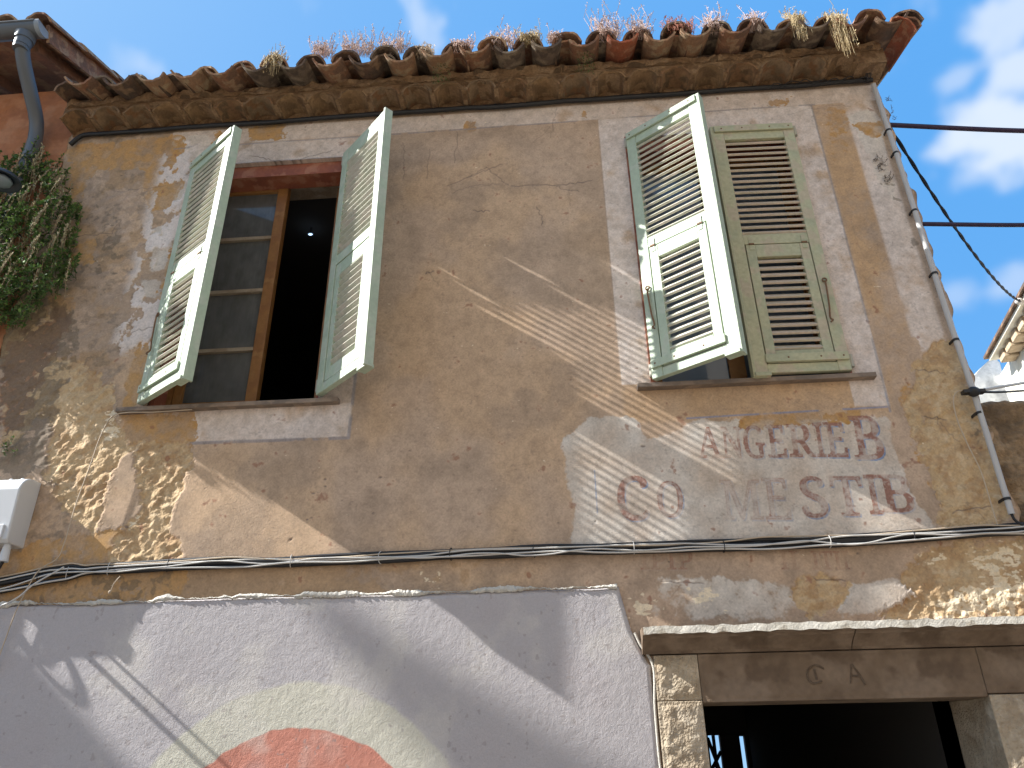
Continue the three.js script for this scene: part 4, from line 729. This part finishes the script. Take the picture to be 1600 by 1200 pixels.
  const line = (a, b2, z0, z1, r_, lab) => { const p = at(...a, z0), q = at(...b2, z1); return tag(mesh('overhead_line', tube([p, p.clone().lerp(q, 0.5).add(V3(0, -0.02, 0)), q], r_, 30, 8), M.violet, scene), lab, 'cable'); };
  line([1384, 195], [1800, 206], -0.1, -0.25, 0.0145, 'upper dark violet overhead line across the clouds'); line([1434, 350], [1800, 344], -0.1, -0.3, 0.0125, 'lower dark violet overhead line below the clouds');
  const a0 = at(1386, 192, -0.1), a1 = at(1594, 470, -3.6), tw = [[], []];
  for (let i = 0; i <= 120; i++) { const t = i / 120, p = a0.clone().lerp(a1, t); p.y -= 0.55 * 4 * t * (1 - t) * 0.5; for (const s of [0, 1]) { const an = t * 62 + s * Math.PI; tw[s].push(p.clone().add(V3(0, Math.sin(an) * 0.0075, Math.cos(an) * 0.0075))); } }
  const tc = thing('twisted_line', 'twisted pair of dark cables sagging to the white house gable', 'cable'); for (const s of [0, 1]) mesh('strand', tube(tw[s], 0.0075, 480, 6), M.lineBlue, tc);
  mesh('insulator', ball(0.05, a1, 1, 0.8, 1), plain([0.6, 0.55, 0.5], 0.4), tc);
}
// lines crossing the street from a hook left of the meter box, and the coil hung there
{
  const a = V3(-2.98, 2.86, 0.09);
  for (const [d, l] of [[0, 'upper of two thin black lines crossing the street from the wall hook'], [0.075, 'lower of two thin black lines crossing the street from the wall hook']]) tag(mesh('street_line', tube([a.clone().add(V3(0, -d, 0)), V3(-2.98, 4.1 - d, 2.9), V3(-3.0, 6.4 - d, 9.04)], 0.007 + d * 0.05, 60, 7), M.black, scene), l, 'cable');
  const c = thing('cable_coil', 'loose coil of black cable hung left of the meter box', 'cable coil', [-3.04, 2.80, 0.02]);
  for (const [r, t, y] of [[0.10, 0.5, 0], [0.085, 0.9, -0.05], [0.12, 0.25, -0.02]]) { const g = new THREE.TorusGeometry(r, 0.009, 8, 28); g.rotateY(t); g.translate(0, y, 0.06 + r * 0.5 * Math.sin(t)); mesh('loop', g, M.black, c); }
  mesh('hook', span(-0.02, 0.02, 0.02, 0.12, -0.02, 0.08, 0.006), M.rust, c);
}
// grey meter box
{
  const t = thing('meter_box', 'pale grey plastic meter box on the crumbling wall', 'box', [-2.775, 2.84, 0.008]);
  M.boxGrey = plain([0.62, 0.63, 0.64], 0.38);
  const s = new THREE.Shape(); s.moveTo(0, -0.16); s.lineTo(0.105, -0.16); s.lineTo(0.115, -0.15); s.lineTo(0.125, 0.09); s.quadraticCurveTo(0.12, 0.14, 0.07, 0.155); s.lineTo(0, 0.16); s.closePath();
  const g = new THREE.ExtrudeGeometry(s, { depth: 0.27, bevelEnabled: true, bevelSize: 0.008, bevelThickness: 0.008, bevelSegments: 3 }); g.rotateY(-Math.PI / 2); g.translate(0.135, 0, 0); mesh('cover', g, M.boxGrey, t);
  mesh('lower_flap', span(-0.13, 0.12, -0.155, -0.09, 0.112, 0.126, 0.005), M.boxGrey, t); mesh('catch', span(0.085, 0.118, -0.15, -0.085, 0.124, 0.136, 0.004), M.boxGrey, t);
  mesh('top_knobs', merged([-0.05, 0.02, 0.08].map((x) => ball(0.012, V3(x, 0.165, 0.05)))), M.boxGrey, t);
  const plug = (x, mat, h) => { const c = new THREE.CylinderGeometry(0.016, 0.024, h, 10); c.translate(x, -0.165 - h / 2, 0.075); mesh('cable_gland', c, mat, t); };
  plug(0.118, M.boxGrey, 0.085); plug(0.02, plain([0.0, 0.18, 0.09], 0.35), 0.10);
  mesh('cable_tail', tube([V3(0.118, -0.25, 0.075), V3(0.10, -0.29, 0.07), V3(0.05, -0.34, 0.04)], 0.008, 12, 7), M.black, t);
}
// street lantern head at the neighbour's wall
{
  const q = at(2, 281, 0.36), t = thing('wall_lantern', 'dark domed street lantern half hidden in the wall shrub', 'lantern', [q.x, q.y, q.z]);
  const d = new THREE.LatheGeometry([[0.0, 0.045], [0.05, 0.04], [0.09, 0.018], [0.105, -0.005], [0.1, -0.012], [0.095, -0.004], [0.0, 0.03]].map(([a, b]) => new THREE.Vector2(a, b)), 24); mesh('dome', d, plain([0.035, 0.045, 0.06], 0.35), t);
  mesh('glass', ball(0.06, V3(0, -0.006, 0), 1, 0.45, 1), plain([0.22, 0.26, 0.3], 0.3), t);
  const w = at(34, 372, 0.02).sub(q), e = at(-60, 300, 0.3).sub(q); mesh('arm', tube([w, w.clone().lerp(e, 0.55).add(V3(0, 0.02, 0.05)), e, V3(-0.06, 0.03, 0)], 0.011, 30, 8), M.black, t);
}

// small lamp burning on the ceiling of the dark room
{
  const q = at(485, 366, -0.80), t = thing('ceiling_lamp', 'tiny lit ceiling lamp glowing in the dark room behind the open window', 'lamp', [q.x, q.y, q.z]);
  mesh('stem', tube([V3(0, 0.012, 0), V3(0, 5.199 - q.y, 0)], 0.004, 4, 6), M.black, t);
  mesh('bulb', ball(0.014, V3(0, 0, 0), 1.2, 0.4, 0.8), new THREE.MeshStandardMaterial({ color: 0xffffff, emissive: new THREE.Color(0.4, 0.62, 1), emissiveIntensity: 0.6 }), t);
  const l = new THREE.PointLight(new THREE.Color(0.6, 0.78, 1), 0.002); l.position.set(0, -0.02, 0); l.castShadow = true; t.add(l);
}

// ------------------------------------------------------------------ plants
function leafSoup() { const P = [], C = [], I = [];
  return { leaf(p, dir, up, len, wid, c) {
    const s = new THREE.Vector3().crossVectors(dir, up).normalize().multiplyScalar(wid / 2), o = P.length / 3, m = p.clone().addScaledVector(dir, len * 0.5).addScaledVector(up, len * 0.08), e = p.clone().addScaledVector(dir, len);
    for (const v of [p, m.clone().add(s), e, m.clone().sub(s)]) P.push(v.x, v.y, v.z); for (let k = 0; k < 4; k++) C.push(...c); I.push(o, o + 1, o + 2, o, o + 2, o + 3); },
  stem(pts, w, c) { for (let i = 0; i < pts.length - 1; i++) { const a = pts[i], b = pts[i + 1], d = b.clone().sub(a).normalize(), s1 = new THREE.Vector3().crossVectors(d, V3(0.3, 0.2, 1)).normalize().multiplyScalar(w / 2), s2 = new THREE.Vector3().crossVectors(d, s1).normalize().multiplyScalar(w / 2), o = P.length / 3; for (const q of [a, b]) for (const s of [s1, s1.clone().negate().add(s2), s1.clone().negate().sub(s2)]) { P.push(q.x + s.x, q.y + s.y, q.z + s.z); C.push(...c); } for (let k = 0; k < 3; k++) { const n = (k + 1) % 3; I.push(o + k, o + n, o + 3 + n, o + k, o + 3 + n, o + 3 + k); } } },
  geo() { const g = new THREE.BufferGeometry(); g.setAttribute('position', new THREE.Float32BufferAttribute(P, 3)); g.setAttribute('color', new THREE.Float32BufferAttribute(C, 3)); g.setIndex(I); g.computeVertexNormals(); return g; } };
}
M.leaf = new THREE.MeshPhysicalMaterial({ vertexColors: true, roughness: 0.75, side: THREE.DoubleSide, transmission: 0.2, thickness: 0 });
M.dry = new THREE.MeshStandardMaterial({ vertexColors: true, roughness: 0.9, side: THREE.DoubleSide });
{
  const t = thing('wall_shrub', 'bushy green shrub rooted in the wall below the grey downpipe', 'shrub'), L = leafSoup(), St = leafSoup(), r = mulberry(61), q = (a, b) => a + (b - a) * r();
  const poly = [[-40, 300], [-10, 240], [20, 245], [55, 220], [95, 245], [112, 290], [128, 330], [122, 380], [128, 400], [100, 440], [70, 470], [40, 495], [-40, 515]];
  const inside = (x, y) => { let c = false; for (let i = 0, j = poly.length - 1; i < poly.length; j = i++) { const [xi, yi] = poly[i], [xj, yj] = poly[j]; if ((yi > y) !== (yj > y) && x < (xj - xi) * (y - yi) / (yj - yi) + xi) c = !c; } return c; };
  for (let n = 0; n < 700;) {
    const x = q(-40, 135), y = q(220, 512); if (!inside(x, y)) continue; n++;
    const pale = r() < 0.3 && x < 112 && y < 430, root = at(x + q(-6, 6), y + (pale ? 58 : 26), 0.0), depth = q(0.03, 0.30) * (0.45 + 0.55 * Math.sin(Math.min(1, Math.max(0, (y - 215) / 300)) * Math.PI)) * (x > 95 ? 0.5 : 1);
    root.z = depth * 0.5; const tip = at(x, y, depth + (pale ? 0.03 : 0));
    const mid = root.clone().lerp(tip, 0.5).add(V3(q(-0.02, 0.02), q(-0.02, 0.01), q(0, 0.03))); tip.y += q(0, 0.04);
    const curve = new THREE.CatmullRomCurve3([root, mid, tip]); const pts = curve.getPoints(5); St.stem(pts, 0.0035, pale ? [0.30, 0.22, 0.14] : [0.14, 0.11, 0.06]);
    for (let k = 0; k < 26; k++) { const s = Math.pow(r(), 0.7), p = curve.getPoint(s), dir = V3(q(-1, 1), pale ? q(0.2, 1.4) : q(-0.6, 0.9), q(-0.3, 1)).normalize(), up = V3(q(-0.5, 0.5), 1, q(-0.3, 0.6)).normalize(), l = q(0.014, 0.030) * (pale ? 0.75 : 1), b = q(0.7, 1.35);
      L.leaf(p, dir, up, l, l * q(0.4, 0.6), pale && s > 0.3 ? [0.46 * b, 0.42 * b, 0.27 * b] : r() < 0.35 ? [0.14 * b, 0.24 * b, 0.05 * b] : [0.065 * b, 0.14 * b, 0.03 * b]); }
  }
  const f = mesh('foliage', L.geo(), M.leaf, t); f.userData.kind = 'stuff'; mesh('stems', St.geo(), M.dry, t).userData.kind = 'stuff';
  const w = thing('wall_weed', 'small green creeper sprig on the wall above the meter box', 'weed'), L2 = leafSoup();
  for (let n = 0; n < 9; n++) { const a = at(q(-10, 30), q(690, 722), 0.01), b = a.clone().add(V3(q(-0.02, 0.06), q(-0.03, 0.05), q(0.02, 0.05))); L2.stem([a, b], 0.003, [0.3, 0.24, 0.15]); for (let k = 0; k < 7; k++) { const l = q(0.012, 0.024); L2.leaf(a.clone().lerp(b, r()), V3(q(-1, 1), q(-0.5, 1), q(0.1, 1)).normalize(), V3(0, 1, 0.4), l, l * 0.55, [0.09, 0.16, 0.04]); } }
  mesh('sprig', L2.geo(), M.leaf, w).userData.kind = 'stuff';
  const w2 = thing('corner_weed', 'dry brown weed sprigs clinging beside the conduit at the house corner', 'weed'), L3 = leafSoup();
  for (const [x, y, n] of [[1372, 250, 6], [1378, 262, 9], [1386, 280, 8], [1390, 180, 5], [1386, 158, 4]]) for (let k = 0; k < n; k++) { const a = at(x + q(-5, 5), y + q(-7, 7), 0.012), b = a.clone().add(V3(q(-0.035, 0.03), q(-0.025, 0.045), q(0, 0.02))), m = a.clone().lerp(b, 0.5).add(V3(0, q(-0.01, 0.02), 0)); L3.stem([a, m, b], 0.0022, [0.13, 0.09, 0.06]); for (let i = 0; i < 5; i++) L3.leaf(a.clone().lerp(b, r()), V3(q(-1, 1), q(-1, 1), 0.3).normalize(), V3(0, 0.5, 1), 0.011, 0.004, [0.14, 0.10, 0.06]); }
  mesh('sprig', L3.geo(), M.dry, w2).userData.kind = 'stuff';
}
// dry weeds on the roof edge: [root x px, root y px, half width px, height m, kind]
{
  const spots = [[432, 98, 14, 0.10, 0], [505, 84, 16, 0.10, 1], [560, 82, 26, 0.14, 1], [615, 78, 20, 0.13, 1], [665, 86, 12, 0.07, 2], [722, 76, 16, 0.07, 1], [785, 72, 20, 0.12, 1], [828, 66, 16, 0.10, 0], [868, 64, 12, 0.07, 1], [950, 58, 20, 0.17, 1], [1000, 54, 16, 0.14, 1], [1062, 48, 22, 0.09, 3], [1115, 48, 12, 0.13, 1], [1180, 44, 9, 0.13, 1], [1243, 36, 12, 0.09, 0], [1303, 36, 18, 0.09, 0]];
  const label = ['straw weed trailing over the tiles above the open window lintel', 'pinkish dry grass tuft on the tiles above the folded back shutter', 'widest pinkish dry grass tuft, on tiles beside the folded back shutter',
    'pinkish dry grass tuft just right of the widest tuft on the roof', 'low pale dry grass tuft between two pinkish tufts on the tiles', 'short pinkish tuft above a patch of green moss under the tile edge', 'tall pinkish dry grass tuft between the two windows on the roof',
    'straw tuft beside a tall pinkish tuft midway along the roof edge', 'short pinkish tuft next to dark green moss on the tiles', 'tallest wispy pinkish grass tuft on the roof left of the red tile', 'wispy pinkish grass tuft between the tallest tuft and the red tile',
    'reddish dry weed clump spilling over the red pan tile', 'wispy pinkish tuft just right of the reddish weed clump', 'narrow pinkish tuft above the shut olive shutter', 'straw weed with short hanging tail near the roof corner', 'straw weed with the longest hanging tail near the roof corner'];
  spots.forEach(([x, y, hw, h, kind], n) => {
    const L = leafSoup(), r = mulberry(200 + n), q = (a, b) => a + (b - a) * r(), col = [[0.50, 0.39, 0.22], [0.55, 0.41, 0.35], [0.54, 0.43, 0.31], [0.36, 0.15, 0.10]][kind];
    const cnt = 50 + hw * 3; h *= 1.3;
    for (let k = 0; k < cnt; k++) {
      const a = at(x + q(-hw, hw), y + q(-2, 9), 0.22 + q(-0.02, 0.06)), hh = h * q(0.25, 1) * (r() < 0.12 ? 1.5 : 1), lean = V3(q(-0.5, 0.5), 1, q(-0.4, 0.5)).normalize(), b = q(0.75, 1.3), c = col.map((v) => v * b);
      const m = a.clone().addScaledVector(lean, hh * 0.6), e = m.clone().add(V3(q(-0.35, 0.35), 0.55, q(-0.2, 0.3)).multiplyScalar(hh * 0.6)); L.stem([a, m, e], q(0.0016, 0.0032), c);
      if (r() < 0.6) for (let i = 0; i < 7; i++) L.leaf(m.clone().lerp(e, q(0.35, 1)), V3(q(-1, 1), q(-0.2, 1), q(-0.6, 0.6)).normalize(), V3(0, 0.4, 1), q(0.010, 0.020), 0.006, c.map((v) => v * 1.1));
    }
    const drop = kind === 0 ? (x > 1280 ? 0.34 : x > 1200 ? 0.22 : x < 500 ? 0.16 : 0.06) : kind === 3 ? 0.08 : 0.04;
    for (let k = 0; k < (kind === 0 ? 70 : 26); k++) {
      const a = at(x + q(-hw * 0.7, hw * 0.7), y + 4, 0.27), dn = drop * q(0.2, 1), b = q(0.8, 1.3), c = col.map((v) => v * b), m = a.clone().add(V3(q(-0.02, 0.02), 0.02, 0.035 + q(0, 0.03))), e = m.clone().add(V3(q(-0.02, 0.02), -dn, q(-0.01, 0.02)));
      L.stem([a, m, m.clone().lerp(e, 0.5).add(V3(q(-0.012, 0.012), 0, 0.006)), e], 0.002, c); for (let i = 0; i < 7; i++) L.leaf(m.clone().lerp(e, r()), V3(q(-1, 1), q(-1, 0.6), q(-0.3, 1)).normalize(), V3(0.2, 0.5, 1), q(0.008, 0.017), 0.006, c);
    }
    const mo = [[690, 115], [915, 98]][n === 5 ? 0 : n === 8 ? 1 : 2];
    if (mo) for (let k = 0; k < 260; k++) { const a = at(mo[0] + q(-14, 14), mo[1] + q(-16, 16), 0.26 + q(-0.03, 0.03)); L.leaf(a, V3(q(-1, 1), q(-1, 0.5), q(0, 1)).normalize(), V3(0, 0.5, 1), q(0.008, 0.016), 0.007, [0.055, 0.10, 0.02].map((v) => v * q(0.6, 1.3))); }
    const m = mesh('dry_weed', L.geo(), M.dry, scene); tag(m, label[n], 'weed', 'dry weeds along the roof edge');
  });
}
renderer.render(scene, camera);
